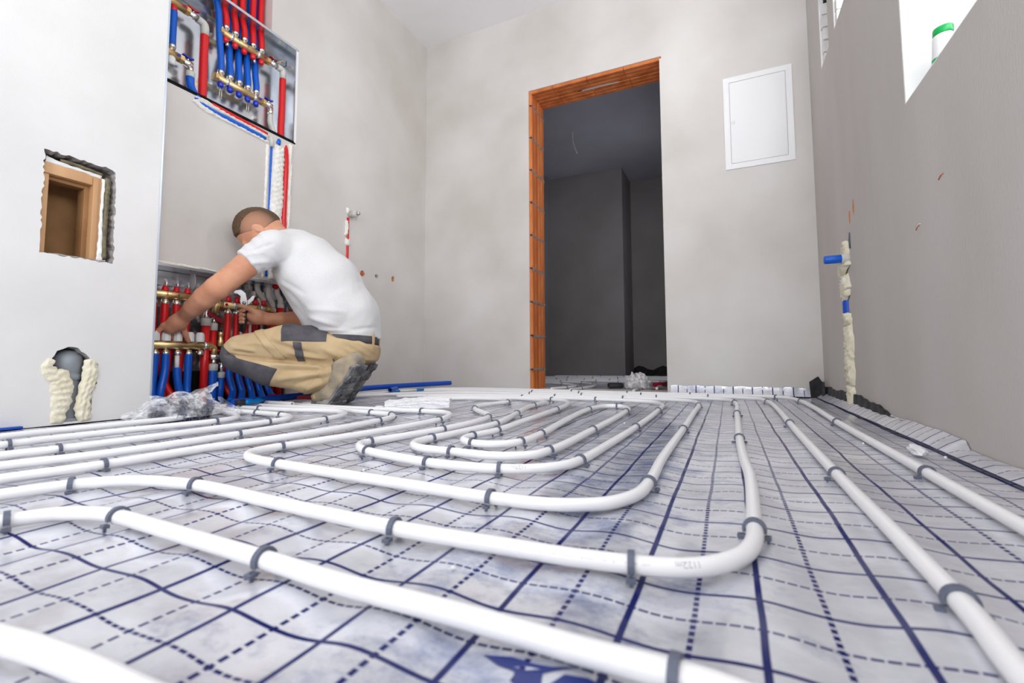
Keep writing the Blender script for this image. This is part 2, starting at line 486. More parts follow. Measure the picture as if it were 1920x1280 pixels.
# near left wall with the boxed-out timber niche and the arched drain hole
niche = ragged([(0.692, 0.556), (0.890, 0.553), (0.884, 0.885), (0.872, 0.893), (0.690, 0.893)], .0035, .010, 3)
arch = [(0.748, 0.006), (0.850, 0.006), (0.850, 0.115), (0.862, 0.13), (0.862, 0.195), (0.845, 0.208), (0.825, 0.23), (0.805, 0.25), (0.778, 0.256), (0.752, 0.24),
        (0.735, 0.21), (0.717, 0.188), (0.718, 0.168), (0.735, 0.160), (0.748, 0.135), (0.752, 0.10)]
arch = ragged(arch, .002, .012, 5)
wall_left = slab('wall_left', [(YF, 0), (LEFT_END, 0), (LEFT_END, ZC), (YF, ZC)], [niche, arch], lambda u, v, d: (XL - d, u, v), .17, 'plaster_left_lit')
tag(wall_left, 'plastered wall coloured white for strong light, with a square niche and an arched hole', 'wall', kind='structure')
bead = MB().box(XL - .004, XL + .0015, LEFT_END - .004, LEFT_END + .002, 0, ZC).build('corner_strip', mat('blue_grey_strip', (.55, .62, .72), .35, .6), wall_left)  # thin blue-grey strip along the wall's end corner

# wall with the manifold recesses
up_rec = [(1.02, 1.412), (1.772, 1.412), (1.778, 1.955), (1.605, 1.955), (1.605, ZC - .002), (1.335, ZC - .002), (1.335, 1.955), (1.02, 1.955)]
lo_rec = [(1.02, 0.004), (1.79, 0.004), (1.79, 0.618), (1.02, 0.618)]
def ring(cy, cz, ry, rz, n=12, j=.12, seed=1):
    rs = random.Random(seed)
    return [(cy + ry * math.cos(6.283 * i / n) * (1 + rs.uniform(-j, j)), cz + rz * math.sin(6.283 * i / n) * (1 + rs.uniform(-j, j))) for i in range(n)]
sock = [ring(2.316, .772, .023, .021, seed=2), ring(2.450, .777, .017, .012, seed=3), ring(2.620, .784, .020, .020, seed=4)]
wall_lr = slab('wall_left_rear', [(0.98, 0), (YB + .1, 0), (YB + .1, ZC), (0.98, ZC)], [up_rec, lo_rec] + sock, lambda u, v, d: (XM - d, u, v), .115, 'plaster_grey')
tag(wall_lr, 'grey plastered wall holding the two manifold cabinets', 'wall', kind='structure')
MB().box(XM - .16, XM - .117, .98, YB, 0, ZC).build('backing', 'concrete', wall_lr)
for i, (cy, cz, mm) in enumerate(((2.316, .772, 'clay'), (2.45, .777, 'plaster_raw'), (2.62, .784, 'clay'))):
    m = MB(); m.prism(ring(cy, cz, .03, .028, seed=9 + i), lambda u, v, d: (XM - d, u, v), .012, .03)
    for q in range(5):
        a = random.uniform(0, 6.28); rr = random.uniform(.004, .014)
        m.box(XM - .013, XM - random.uniform(.004, .010), cy + rr * math.cos(a) - .005, cy + rr * math.cos(a) + .005, cz + rr * math.sin(a) - .004, cz + rr * math.sin(a) + .004)
    m.build('socket_hole', mm, wall_lr)

# back wall with the brick-lined doorway
wall_back = slab('wall_back', [(XM - .1, 0), (XR + .1, 0), (XR + .1, ZC), (XM - .1, ZC)],
                 [[(DX0 - .02, .001), (DX1 + .012, .001), (DX1 + .012, DZ + .02), (DX0 - .02, DZ + .02)]], lambda u, v, d: (u, YB + d, v), WT, 'plaster_grey')
tag(wall_back, 'light grey plastered back wall with a raw doorway', 'wall', kind='structure')

# doorway lining: hollow clay blocks, ribs facing the opening
door_1 = empty('trim_1', ((DX0 + DX1) / 2, YB + .1, 0), 'raw doorway lined with ribbed orange clay blocks', 'doorway', kind='structure')
def at_door(o):
    o.parent = door_1; o.matrix_parent_inverse = Matrix.Translation(door_1.location).inverted(); return o
def rib_profile(w, n, t, rib):
    """n ribs across width w; returns 2D loop (across, out)"""
    p = [(0, 0)]; s = w / n
    for i in range(n):
        a = i * s
        p += [(a + .06 * s, t), (a + .16 * s, t + rib), (a + .84 * s, t + rib), (a + .94 * s, t)]
    p += [(w, 0)]
    return p
jw = WT - .012
prof = rib_profile(jw, 4, .012, .007)
def jamb_block(h):
    m = MB(); m.prism(prof, lambda u, v, d: (v, u, d), 0, h); return m.mesh('brick')
full = jamb_block(.226); full.materials.append(MATS['clay'])
zs = [-.098 + .238 * i for i in range(10)]
for sgn, x in ((1, DX0 - .02), (-1, DX1 + .012)):
    for i, z0 in enumerate(zs):
        a, b = max(z0 + .006, 0.0), min(z0 + .232, DZ)
        if abs((b - a) - .226) < 1e-3: me = full
        else: me = jamb_block(b - a); me.materials.append(MATS['clay'])
        o = bpy.data.objects.new('brick', me); C.objects.link(o)
        o.location = (x + sgn * random.uniform(0, .0015) + (.006 if sgn < 0 else 0), YB + (.006 if sgn > 0 else .012), a); o.scale = (sgn, 1, 1); at_door(o)
        mj = MB(); n = 13
        if i < 9 and sgn > 0:   # squeezed-out mortar
            zz = z0 + .235
            top = [(x + sgn * (.011 + .008 * random.random()), YB + .006 + jw * k / n, zz + .012 + random.uniform(-.005, .014)) for k in range(n + 1)]
            bot = [(x + sgn * (.011 + .008 * random.random()), YB + .006 + jw * k / n, zz - .012 + random.uniform(-.014, .005)) for k in range(n + 1)]
            mid = [(x + sgn * (.020 + .004 * random.random()), YB + .006 + jw * k / n, zz + random.uniform(-.004, .004)) for k in range(n + 1)]
            mj.add(top + mid + bot, [(k, k + 1, n + 2 + k, n + 1 + k) for k in range(n)] + [(n + 1 + k, n + 2 + k, 2 * n + 3 + k, 2 * n + 2 + k) for k in range(n)])
            at_door(mj.build('mortar_joint', 'mortar'))
at_door(MB().box(DX1, DX1 + .014, YB - .0005, YB + .0115, .001, DZ + .004).build('plaster_lip', 'plaster_grey'))
lprof = rib_profile(.118, 3, .012, .006)
for row, y0 in enumerate((YB + .008, YB + .134)):
    xs = [DX0 - .02, DX0 + .16, DX0 + .41, DX0 + .66, DX1 + .012] if row == 0 else [DX0 - .02, DX0 + .17, DX0 + .55 - .13, DX0 + .68, DX1 + .012]
    for a, b in zip(xs[:-1], xs[1:]):
        m = MB(); m.prism(lprof, lambda u, v, d: (d, y0 + u, DZ + .02 - v), a + .0015, b - .0015)
        at_door(m.build('lintel_brick', 'clay'))
sm = ragged([(DX0 + .30, .128), (DX0 + .46, .118), (DX0 + .62, .140), (DX0 + .56, .168), (DX0 + .44, .160), (DX0 + .36, .150)], .008, .03, 8)
m = MB().prism(sm, lambda u, v, d: (u, YB + v, DZ + .004 - d), -.004, .0015); at_door(m.build('mortar_smear', 'plaster_grey'))

# right wall with three window openings
W3 = [(-0.9, .906), (1.583, .906), (1.583, 2.30), (-0.9, 2.30)]
W2 = [(1.86, 1.646), (2.361, 1.646), (2.361, 2.30), (1.86, 2.30)]
W1 = [(2.475, 1.646), (2.672, 1.646), (2.672, 2.30), (2.475, 2.30)]
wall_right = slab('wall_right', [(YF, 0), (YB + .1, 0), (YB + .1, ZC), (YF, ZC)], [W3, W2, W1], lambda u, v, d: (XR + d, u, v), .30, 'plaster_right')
tag(wall_right, 'rough grey plastered wall pierced by high window openings', 'wall', kind='structure')
def window(n, Wl, label, far_bricks=False):
    y0, y1, z0, z1 = Wl[0][0], Wl[1][0], Wl[0][1], Wl[2][1]
    w = empty('window_%d' % n, (XR + .15, (y0 + y1) / 2, z0), label, 'window', kind='structure')
    def ch(o):
        o.parent = w; o.matrix_parent_inverse = Matrix.Translation(w.location).inverted(); return o
    m = MB()   # white lining of the reveal
    t = .004
    m.box(XR + .001, XR + .29, y1 - t, y1 + .001, z0, z1); m.box(XR + .001, XR + .29, y0 - .001, y0 + t, z0, z1); m.box(XR + .001, XR + .29, y0, y1, z1 - t, z1)
    ch(m.build('reveal', 'plaster_white'))
    ch(MB().box(XR + .0005, XR + .29, y0 + t, y1 - t, z0 - .001, z0 + .003).build('sill', 'plaster_white'))
    m = MB(); f = .05
    for a, b, c, d in ((y0, y1, z0, z0 + f), (y0, y1, z1 - f, z1), (y0, y0 + f, z0 + f, z1 - f), (y1 - f, y1, z0 + f, z1 - f)):
        m.box(XR + .255, XR + .295, a, b, c, d)
    ch(m.build('window_frame', 'panel_white'))
    ch(MB().box(XR + .27, XR + .276, y0 + f, y1 - f, z0 + f, z1 - f).build('pane', 'glass'))
    if far_bricks:
        z = z0 + .004; k = 0
        while z < (1.93 if n == 1 else z1 - .07):
            h = .058 + random.uniform(-.004, .004)
            ch(MB().cbox(XR + .004 + random.uniform(0, .006), XR + .20, y1 - .035 - random.uniform(0, .006), y1 - .005, z, z + h, .004).build('brick', 'white_brick')); z += h + .006
        if n == 1: ch(MB().box(XR + .02, XR + .24, y1 - .030, y1 - .006, z + .01, z1 - .005).build('dark_gap', 'black_rubber'))
    return w
mat('glass', (.95, .97, 1), .02, trans=1.0, ior=1.1)
window(1, W1, 'slim high window slot with whitewashed brick jamb beside the back corner', True)
window(2, W2, 'small high window opening with white reveal, middle of the right wall', True)
window(3, W3, 'large low-silled window opening with smooth white reveal')

# wall behind the camera with an unseen opening added to let daylight in
wall_front = slab('wall_front', [(XL - .2, 0), (XR + .1, 0), (XR + .1, ZC), (XL - .2, ZC)], [[(-1.8, .02), (.3, .02), (.3, 2.25), (-1.8, 2.25)]],
                  lambda u, v, d: (u, YF - d, v), .2, 'plaster_grey')
tag(wall_front, 'grey wall with a wide opening added to admit daylight', 'wall', kind='structure')

# the dark room beyond the doorway
OC = 2.62
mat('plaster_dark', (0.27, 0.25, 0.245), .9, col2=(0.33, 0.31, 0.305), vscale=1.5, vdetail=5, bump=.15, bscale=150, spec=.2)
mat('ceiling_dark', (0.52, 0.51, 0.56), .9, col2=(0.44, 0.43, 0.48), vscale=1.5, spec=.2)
fl2 = MB().box(-3.0, .8, 3.0, 7.4, -.14, -.016).build('floor', 'concrete'); tag(fl2, 'concrete subfloor of the dark room beyond the doorway', 'floor', kind='structure')
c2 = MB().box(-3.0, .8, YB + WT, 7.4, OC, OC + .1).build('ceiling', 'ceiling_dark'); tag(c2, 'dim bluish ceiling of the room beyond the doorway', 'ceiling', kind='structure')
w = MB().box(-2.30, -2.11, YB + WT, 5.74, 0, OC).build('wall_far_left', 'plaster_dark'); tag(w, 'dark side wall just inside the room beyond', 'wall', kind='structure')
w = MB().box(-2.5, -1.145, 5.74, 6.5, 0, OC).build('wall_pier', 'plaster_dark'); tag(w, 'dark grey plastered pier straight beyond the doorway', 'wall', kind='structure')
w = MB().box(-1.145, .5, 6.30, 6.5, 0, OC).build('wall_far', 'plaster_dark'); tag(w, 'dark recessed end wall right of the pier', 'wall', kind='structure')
w = slab('wall_far_right', [(YB + WT, 0), (6.4, 0), (6.4, OC), (YB + WT, OC)], [[(4.0, .8), (5.1, .8), (5.1, 1.95), (4.0, 1.95)]], lambda u, v, d: (-.28 + d, u, v), .18, 'plaster_dark')  # window hole is unseen, added for the fill lamp
tag(w, 'dark right-hand wall with a window hole added to light the room beyond the doorway', 'wall', kind='structure')
m = MB(); n = 14
for k in range(n):
    x = -1.14 + .86 * k / n; x2 = -1.14 + .86 * (k + 1) / n
    za, zb = .10 + .03 * math.sin(k * 1.3), .10 + .03 * math.sin(k * 1.3 + 1.3)
    m.add([(x, 6.29, 0), (x2, 6.29, 0), (x2, 6.295, zb), (x, 6.295, za), (x, 6.20, 0), (x2, 6.20, 0)], [(0, 1, 2, 3), (4, 5, 2, 3)])
tag(m.build('membrane_strip', 'black_rubber'), 'black membrane strip along the foot of the recessed far wall', 'membrane')
wire = MB().tube(spline([(-1.42, 4.6, 2.62), (-1.42, 4.6, 2.52), (-1.40, 4.59, 2.44), (-1.37, 4.58, 2.36)], .02), .004, 8).build('ceiling_wire', 'panel_white')
tag(wire, 'short white cable hanging from the dark room ceiling', 'cable')

# ---------------------------------------------------------------- printed foil underlay
def foil_h(x, y):
    wv = .0026 * np.sin(2 * np.pi * (x - .02) / .14 + 1.2 + .8 * np.sin(2.1 * y + 3 * x)) + .0018 * fbm(x, y, 0, 11, 3, 2.2) + .0008 * fbm(x, y, 0, 12, 2, 7)
    return wv - .0030
def foil_sheet(name, x0, x1, y0, y1, step, fn=None):
    nx, ny = int((x1 - x0) / step) + 1, int((y1 - y0) / step) + 1
    X, Y = np.meshgrid(np.linspace(x0, x1, nx), np.linspace(y0, y1, ny), indexing='ij')
    Z = foil_h(X, Y)
    V = np.stack([X, Y, Z], -1).reshape(-1, 3)
    i = np.arange(nx * ny).reshape(nx, ny)
    Fq = np.stack([i[:-1, :-1], i[1:, :-1], i[1:, 1:], i[:-1, 1:]], -1).reshape(-1, 4)
    c = V[Fq].mean(1)
    keep = ~(((c[:, 1] < LEFT_END) & (c[:, 0] < XL - .006)) | ((c[:, 1] > 5.735) & (c[:, 0] < -1.14)) | ((c[:, 1] < 3.262) & (c[:, 1] > 2.99) & ((c[:, 0] < DX0) | (c[:, 0] > DX1))))
    Fq = Fq[keep]; used = np.unique(Fq); re = np.full(len(V), -1); re[used] = np.arange(len(used))
    return quads_obj(name, V[used], re[Fq], 'printed_foil')
foil = foil_sheet('insulation_foil', -2.15, .43, -.5, 2.985, .0105)
tag(foil, 'silver underlay foil printed with a dark blue grid over the whole room floor', 'foil')
foil2 = foil_sheet('insulation_foil', -2.10, -.3, 2.995, 6.28, .03)
tag(foil2, 'silver grid foil on the floor of the dark room beyond the doorway', 'foil')
# upturned edges
m = MB(); n = 150
for k in range(n + 1):
    y = .15 + (2.95 - .15) * k / n
    up = .030 + .002 * math.sin(y * 9) + .0012 * math.sin(y * 31) if y > 1.33 else .012 + .002 * math.sin(y * 14)
    m.v += [(.418, y, .0015), (.438, y, .006 + up * .35), (.4615, y, up)]
m.f = [(3 * k + q, 3 * k + 3 + q, 3 * k + 4 + q, 3 * k + 1 + q) for k in range(n) for q in (0, 1)]; m.sm = [True] * len(m.f)
o = m.build('foil_flap', 'printed_foil', foil)
m = MB(); n = 70
for k in range(n + 1):
    x = DX1 + .02 + (.40 - DX1 - .02) * k / n
    m.v += [(x, 2.965, .000), (x, 2.986 + .0012 * math.sin(k * .9), .012), (x, 2.994 + .0012 * math.sin(k * 1.1), .050 + .0025 * math.sin(k * .55))]
m.f = [(3 * k + q, 3 * k + 3 + q, 3 * k + 4 + q, 3 * k + 1 + q) for k in range(n) for q in (0, 1)]; m.sm = [True] * len(m.f)
m.build('foil_upstand', 'printed_foil', foil)
# black perimeter strip standing at the foot of the right wall
m = MB(); n = 60
for k in range(n + 1):
    y = 1.62 + (2.97 - 1.62) * k / n
    xw = .4615 - .004 - .005 * abs(math.sin(k * .8)); h = .060 + .005 * math.sin(k * .5) + .002 * math.sin(k * 1.7) - .045 * max(0, (2.15 - y) / .50)
    m.v += [(xw - .004, y, 0), (xw, y, max(h, .005)), (.4625, y, max(h, .005))]
m.f = [(3 * k + q, 3 * k + 3 + q, 3 * k + 4 + q, 3 * k + 1 + q) for k in range(n) for q in (0, 1)]; m.sm = [False] * len(m.f)
tag(m.build('edge_strip', 'black_rubber'), 'crumpled black edge strip along the foot of the right wall', 'edge strip')
m = MB()
m.prism([(-.02, 0), (.035, 0), (.045, .06), (.012, .115), (-.028, .085)], lambda u, v, d: (.415 + u, 2.955 + d - .25 * v, v), 0, .012)
m.prism([(0, 0), (.05, 0), (.03, .08), (.01, .09)], lambda u, v, d: (.445 - d, 2.86 + u, v), 0, .01)
tag(m.build('membrane_corner', 'black_rubber'), 'folded black membrane standing up in the right back corner', 'membrane')

# ---------------------------------------------------------------- floor heating pipes
PR = 0.009
PIPES = {
 'nearest the right wall': [(.312, -.40), (.306, .3), (.303, .76), (.302, 1.035), (.299, 1.75), (.306, 2.25), (.297, 2.56), (.26, 2.74), (.18, 2.80), (0, 2.805), (-.6, 2.80), (-1.2, 2.82), (-1.6, 2.80), (-1.85, 2.66), (-2.0, 2.35), (-2.06, 2.0)],
 'second from the right wall': [(.155, -.40), (.157, .40), (.162, .48), (.160, .96), (.163, 1.667), (.168, 2.12), (.158, 2.45), (.12, 2.61), (.02, 2.665), (-.5, 2.665), (-1.1, 2.66), (-1.5, 2.64), (-1.78, 2.5), (-1.93, 2.2), (-2.0, 1.9)],
 'third from the right wall, bending left in front': [(-1.10, -.40), (-1.05, -.1), (-.995, .2), (-.971, .314), (-.947, .386), (-.892, .439), (-.767, .467), (-.56, .455), (-.359, .446), (-.22, .451), (-.129, .457), (-.045, .475), (-.013, .500), (.008, .533), (.019, .58), (.021, .63), (.026, .88), (.021, 1.03), (.018, 1.284), (.021, 1.87), (.018, 2.35), (-.02, 2.49), (-.12, 2.53), (-.6, 2.53), (-1.1, 2.50), (-1.5, 2.42), (-1.75, 2.2), (-1.88, 1.95)],
 'of the outermost complete loop': [(-2.02, 1.60), (-1.85, 1.51), (-1.62, 1.475), (-1.44, 1.471), (-1.2, 1.485), (-.983, 1.494), (-.918, 1.44), (-.872, 1.33), (-.865, 1.22), (-.893, .935), (-.925, .78), (-.934, .72), (-.925, .675), (-.895, .648), (-.84, .632), (-.78, .626), (-.609, .614), (-.45, .605), (-.312, .598), (-.215, .608), (-.155, .643), (-.128, .695), (-.121, .77), (-.125, .96), (-.122, 1.397), (-.122, 1.81), (-.126, 2.18), (-.16, 2.33), (-.25, 2.39), (-.6, 2.40), (-1.0, 2.36), (-1.4, 2.25), (-1.65, 2.05)],
 'of the second nested loop, stamped 1127m': [(-1.45, 1.97), (-1.2, 2.09), (-1.02, 2.10), (-.945, 2.0), (-.962, 1.86), (-.965, 1.72), (-.918, 1.63), (-.845, 1.55), (-.775, 1.473), (-.746, 1.40), (-.733, 1.262), (-.74, 1.125), (-.766, .991), (-.786, .90), (-.786, .853), (-.754, .815), (-.70, .788), (-.621, .769), (-.529, .752), (-.439, .752), (-.38, .762), (-.325, .786), (-.285, .83), (-.268, .888), (-.258, 1.08), (-.25, 1.386), (-.252, 1.85), (-.27, 2.12), (-.33, 2.24), (-.45, 2.27), (-.85, 2.278), (-1.2, 2.25), (-1.5, 2.12)],
 'of the innermost double loop': [(-1.45, 2.02), (-1.2, 2.15), (-1.0, 2.175), (-.86, 2.15), (-.785, 2.06), (-.772, 1.95), (-.765, 1.82), (-.71, 1.57), (-.655, 1.29), (-.672, 1.05), (-.683, .965), (-.675, .905), (-.632, .868), (-.545, .862), (-.44, .858), (-.378, .893), (-.357, .955), (-.350, 1.287), (-.357, 1.75), (-.372, 1.90), (-.42, 1.975), (-.475, 1.96), (-.505, 1.86), (-.507, 1.75), (-.485, 1.45), (-.455, 1.15), (-.46, 1.02), (-.497, .975), (-.555, .97), (-.597, 1.0), (-.606, 1.05), (-.590, 1.16), (-.605, 1.45), (-.625, 1.76), (-.650, 1.98), (-.72, 2.14), (-.85, 2.21), (-1.0, 2.225), (-1.2, 2.20), (-1.45, 2.07)],
 'lowest on the left, tucked under the bag': [(-1.74, -.40), (-1.735, .2), (-1.723, .549), (-1.728, .668), (-1.715, .83), (-1.72, .98), (-1.80, 1.10), (-1.95, 1.14)],
 'second from the left wall, curling beside the bag': [(-1.55, -.40), (-1.55, .1), (-1.547, .494), (-1.555, .604), (-1.536, .822), (-1.514, .977), (-1.54, 1.06), (-1.62, 1.12), (-1.74, 1.165), (-1.95, 1.18)],
 'third from the left wall': [(-1.40, -.40), (-1.39, .1), (-1.375, .442), (-1.359, .528), (-1.35, .723), (-1.353, .867), (-1.343, 1.023), (-1.352, 1.11), (-1.405, 1.168), (-1.49, 1.193), (-1.626, 1.205), (-1.80, 1.212), (-2.0, 1.23)],
 'fourth from the left wall, curling beside the boots': [(-1.26, -.40), (-1.25, .1), (-1.238, .398), (-1.206, .508), (-1.19, .638), (-1.192, .832), (-1.222, 1.14), (-1.262, 1.27), (-1.33, 1.345), (-1.42, 1.36), (-1.58, 1.325), (-1.934, 1.307), (-2.05, 1.32)],
 'fifth from the left wall': [(-1.18, -.40), (-1.14, .1), (-1.10, .354), (-1.076, .485), (-1.067, .686), (-1.03, .876), (-1.035, 1.2), (-1.062, 1.30), (-1.115, 1.355), (-1.19, 1.372), (-1.30, 1.385), (-1.45, 1.415), (-1.9, 1.40)],
 'sweeping across the foreground': [(-.93, -.40), (-.86, .05), (-.82, .2), (-.806, .268), (-.785, .307), (-.74, .329), (-.70, .334), (-.537, .329), (-.396, .323), (-.31, .318), (-.188, .318), (-.102, .315), (.0, .312), (.055, .285), (.08, .22), (.085, 0), (.085, -.40)],
 'cropped by the bottom left corner': [(-.75, -.20), (-.66, .02), (-.58, .125), (-.53, .148), (-.469, .157), (-.433, .162), (-.381, .166), (-.342, .167), (-.2, .165), (-.08, .145), (-.03, .08), (-.02, -.05), (-.02, -.40)],
}
PIPE_PATH = {}
PW = .0045   # wall thickness of the pipe
for nm, pts in PIPES.items():
    pts = [(x, y, .0112) for x, y in pts]
    path = spline(pts, .012)
    PIPE_PATH[nm] = path
    o = MB().tube(path, PR, 14).build('heating_pipe', 'pipe_white')
    tag(o, 'white heating pipe ' + nm, 'pipe', 'underfloor heating pipes')

def clip_mesh():
    m = MB(); n = 12; R0, R1, w = .0098, .0128, .0065
    vs = []; fs = []
    angs = [math.radians(-18 + 216 * i / n) for i in range(n + 1)]
    for a in angs:
        for r, s in ((R0, -w / 2), (R1, -w / 2), (R1, w / 2), (R0, w / 2)):
            vs.append((s, r * math.cos(a), r * math.sin(a)))
    for i in range(n):
        for q in range(4):
            fs.append((4 * i + q, 4 * i + (q + 1) % 4, 4 * i + 4 + (q + 1) % 4, 4 * i + 4 + q))
    fs += [(0, 1, 2, 3), (4 * n, 4 * n + 1, 4 * n + 2, 4 * n + 3)]
    m.add(vs, fs, False)
    m.box(-w / 2 - .0012, w / 2 + .0012, .0095, .0185, -.0105, -.0065)      # barbed feet
    m.box(-w / 2 - .0012, w / 2 + .0012, -.0165, -.0095, -.0105, -.0065)
    m.box(-.0015, .0015, .0125, .0155, -.018, -.0065)
    m.box(-.0015, .0015, -.0145, -.0115, -.018, -.0065)
    me = m.mesh('pipe_clip'); me.materials.append(MATS['clip_grey']); return me
CLIP = clip_mesh()
CLIPS = {
 'nearest the right wall': [(.303, .30), (.302, 1.035), (.299, 1.755), (.297, 2.55), (.22, 2.79), (-.2, 2.805), (-.55, 2.80), (-.9, 2.81)],
 'second from the right wall': [(.159, .50), (.160, .955), (.163, 1.66), (.158, 2.46), (-.1, 2.665), (-.45, 2.665), (-.8, 2.66), (-1.1, 2.66)],
 'third from the right wall, bending left in front': [(.021, .622), (.018, 1.29), (.021, 1.88), (.018, 2.35), (-.09, .462), (-.36, .446), (-.765, .467), (-.945, .39), (-.35, 2.53), (-.75, 2.53), (-1.05, 2.5)],
 'of the outermost complete loop': [(-.123, .77), (-.122, 1.40), (-.126, 2.15), (-.312, .598), (-.78, .626), (-.93, .76), (-.868, 1.29), (-1.08, 1.49), (-.5, 2.40), (-.85, 2.38)],
 'of the second nested loop, stamped 1127m': [(-.252, 1.39), (-.252, 1.88), (-.268, .885), (-.38, .762), (-.53, .752), (-.715, .79), (-.786, .89), (-.74, 1.13), (-.755, 1.43), (-.94, 1.66), (-.945, 1.98), (-.6, 2.27), (-1.0, 2.26)],
 'of the innermost double loop': [(-.68, .985), (-.545, .862), (-.357, .95), (-.350, 1.29), (-.362, 1.8), (-.43, 1.97), (-.655, 1.29), (-.71, 1.57), (-.772, 1.87), (-.605, 1.06), (-.553, .97), (-.458, 1.03), (-.457, 1.16), (-.50, 1.82), (-.592, 1.17), (-.628, 1.76), (-.80, 2.19)],
 'second from the left wall, curling beside the bag': [(-1.515, .975), (-1.548, .515)],
 'third from the left wall': [(-1.343, 1.03), (-1.47, 1.19), (-1.358, .53), (-1.62, 1.2)],
 'fourth from the left wall, curling beside the boots': [(-1.19, .83), (-1.225, 1.16), (-1.75, 1.315)],
 'fifth from the left wall': [(-1.076, .485), (-1.036, 1.2), (-1.10, 1.345), (-1.22, 1.378)],
 'sweeping across the foreground': [(-.807, .275), (-.705, .334), (-.425, .324), (-.03, .314)],
}
NTH = ['nearest', 'second', 'third', 'fourth', 'fifth', 'sixth', 'seventh', 'eighth', 'ninth', 'tenth', 'eleventh', 'twelfth', 'thirteenth', 'fourteenth', 'fifteenth', 'sixteenth', 'seventeenth', 'eighteenth']
for nm, pts in CLIPS.items():
    path = PIPE_PATH[nm]
    short = nm.split(',')[0]
    pts = sorted(pts, key=lambda q: q[0] ** 2 + q[1] ** 2)
    for kk, (x, y) in enumerate(pts):
        i = min(range(1, len(path) - 1), key=lambda k: (path[k].x - x) ** 2 + (path[k].y - y) ** 2)
        t = (path[i + 1] - path[i - 1]); p = path[i]
        o = bpy.data.objects.new('pipe_clip', CLIP); C.objects.link(o)
        o.location = (p.x, p.y, .0112)
        o.rotation_euler = (random.uniform(-.10, .10), 0, math.atan2(t.y, t.x) + random.uniform(-.12, .12) + (math.pi if random.random() < .5 else 0))
        tag(o, 'grey clip on the pipe ' + short + ', ' + NTH[kk] + ' from the camera', 'clip', 'clips on the pipe ' + short)

# pipes on the floor of the room beyond
FAR = [[(-1.1, 3.0), (-1.05, 3.4), (-1.3, 3.7), (-1.9, 3.75)], [(-.95, 2.95), (-.93, 3.5), (-1.2, 3.95), (-1.95, 4.0)], [(-.55, 3.0), (-.6, 3.6), (-.9, 4.2), (-1.9, 4.25)],
       [(-.45, 3.3), (-.55, 4.3), (-1.0, 4.5), (-1.95, 4.5)], [(-.4, 3.7), (-.5, 4.7), (-1.1, 4.8), (-1.95, 4.8)], [(-.4, 5.1), (-.9, 5.15), (-1.95, 5.1)], [(-.4, 5.5), (-.9, 5.5), (-1.95, 5.45)]]
for i, pts in enumerate(FAR):
    path = spline([(x, y, .0112) for x, y in pts], .03)
    o = MB().tube(path, PR, 10).build('heating_pipe', 'pipe_white')
    nth = ['first', 'second', 'third', 'fourth', 'fifth', 'sixth', 'last'][i]
    tag(o, 'white pipe on the dark room floor, %s row beyond the doorway' % nth, 'pipe', 'pipes in the room beyond')
    for q, k in enumerate(range(6, len(path) - 4, 9)):
        t = path[k + 1] - path[k - 1]
        c = bpy.data.objects.new('pipe_clip', CLIP); C.objects.link(c); c.location = (path[k].x, path[k].y, .0112)
        c.rotation_euler = (0, 0, math.atan2(t.y, t.x))
        tag(c, 'grey clip on the %s pipe row beyond the doorway, %s along it' % (nth, NTH[q] if q else 'first'), 'clip', 'clips on the %s far pipe row' % nth)

# length stamps printed on two of the pipes
def pipe_print(text, nm, x0, size, material, flip=True, ang=34):
    """text laid along the camera side of a pipe, starting near x0"""
    path = PIPE_PATH[nm]
    cu = bpy.data.curves.new('stamp', 'FONT'); cu.body = text; cu.size = size
    tmp = bpy.data.objects.new('stamp', cu); C.objects.link(tmp)
    dg = bpy.context.evaluated_depsgraph_get(); me = bpy.data.meshes.new_from_object(tmp.evaluated_get(dg))
    bpy.data.objects.remove(tmp)
    bm = bmesh.new(); bm.from_mesh(me); bmesh.ops.triangulate(bm, faces=bm.faces[:])
    bmesh.ops.subdivide_edges(bm, edges=bm.edges[:], cuts=4, use_grid_fill=True); bm.to_mesh(me); bm.free()
    L = [0]
    for a, b in zip(path[:-1], path[1:]): L.append(L[-1] + (b - a).length)
    i0 = min((k for k in range(1, len(path) - 1) if path[k].y < 1.2), key=lambda k: abs(path[k].x - x0) + (0 if path[k].y < .84 else 9))
    inc = 1 if path[i0 + 1].x > path[i0].x else -1
    for v in me.vertices:
        s = v.co.x; h = v.co.y
        tgt = L[i0] + inc * s * (1 if not flip else -1)
        k = min(max(int(np.searchsorted(L, tgt)) - 1, 0), len(path) - 2)
        f = (tgt - L[k]) / max(L[k + 1] - L[k], 1e-9)
        p = path[k].lerp(path[k + 1], f); t = (path[k + 1] - path[k]).normalized()
        side = Vector((t.y, -t.x, 0));
        if side.y > 0: side = -side
        a = math.radians(ang) + (h / PR) * (1 if flip else -1)
        v.co = p + (side * math.sin(a) + Vector((0, 0, 1)) * math.cos(a)) * (PR + .0002)
    me.materials.append(MATS[material])
    o = bpy.data.objects.new('length_stamp', me)
    host = [q for q in bpy.data.objects if q.name.startswith('heating_pipe') and q.get('label') == 'white heating pipe ' + nm][0]
    link(o, host); o['label'] = 'faint printed length stamp'
pipe_print('1122m', 'third from the right wall, bending left in front', -.028, .0085, 'print_grey')
pipe_print('1127m', 'of the second nested loop, stamped 1127m', -.335, .0095, 'print_grey')

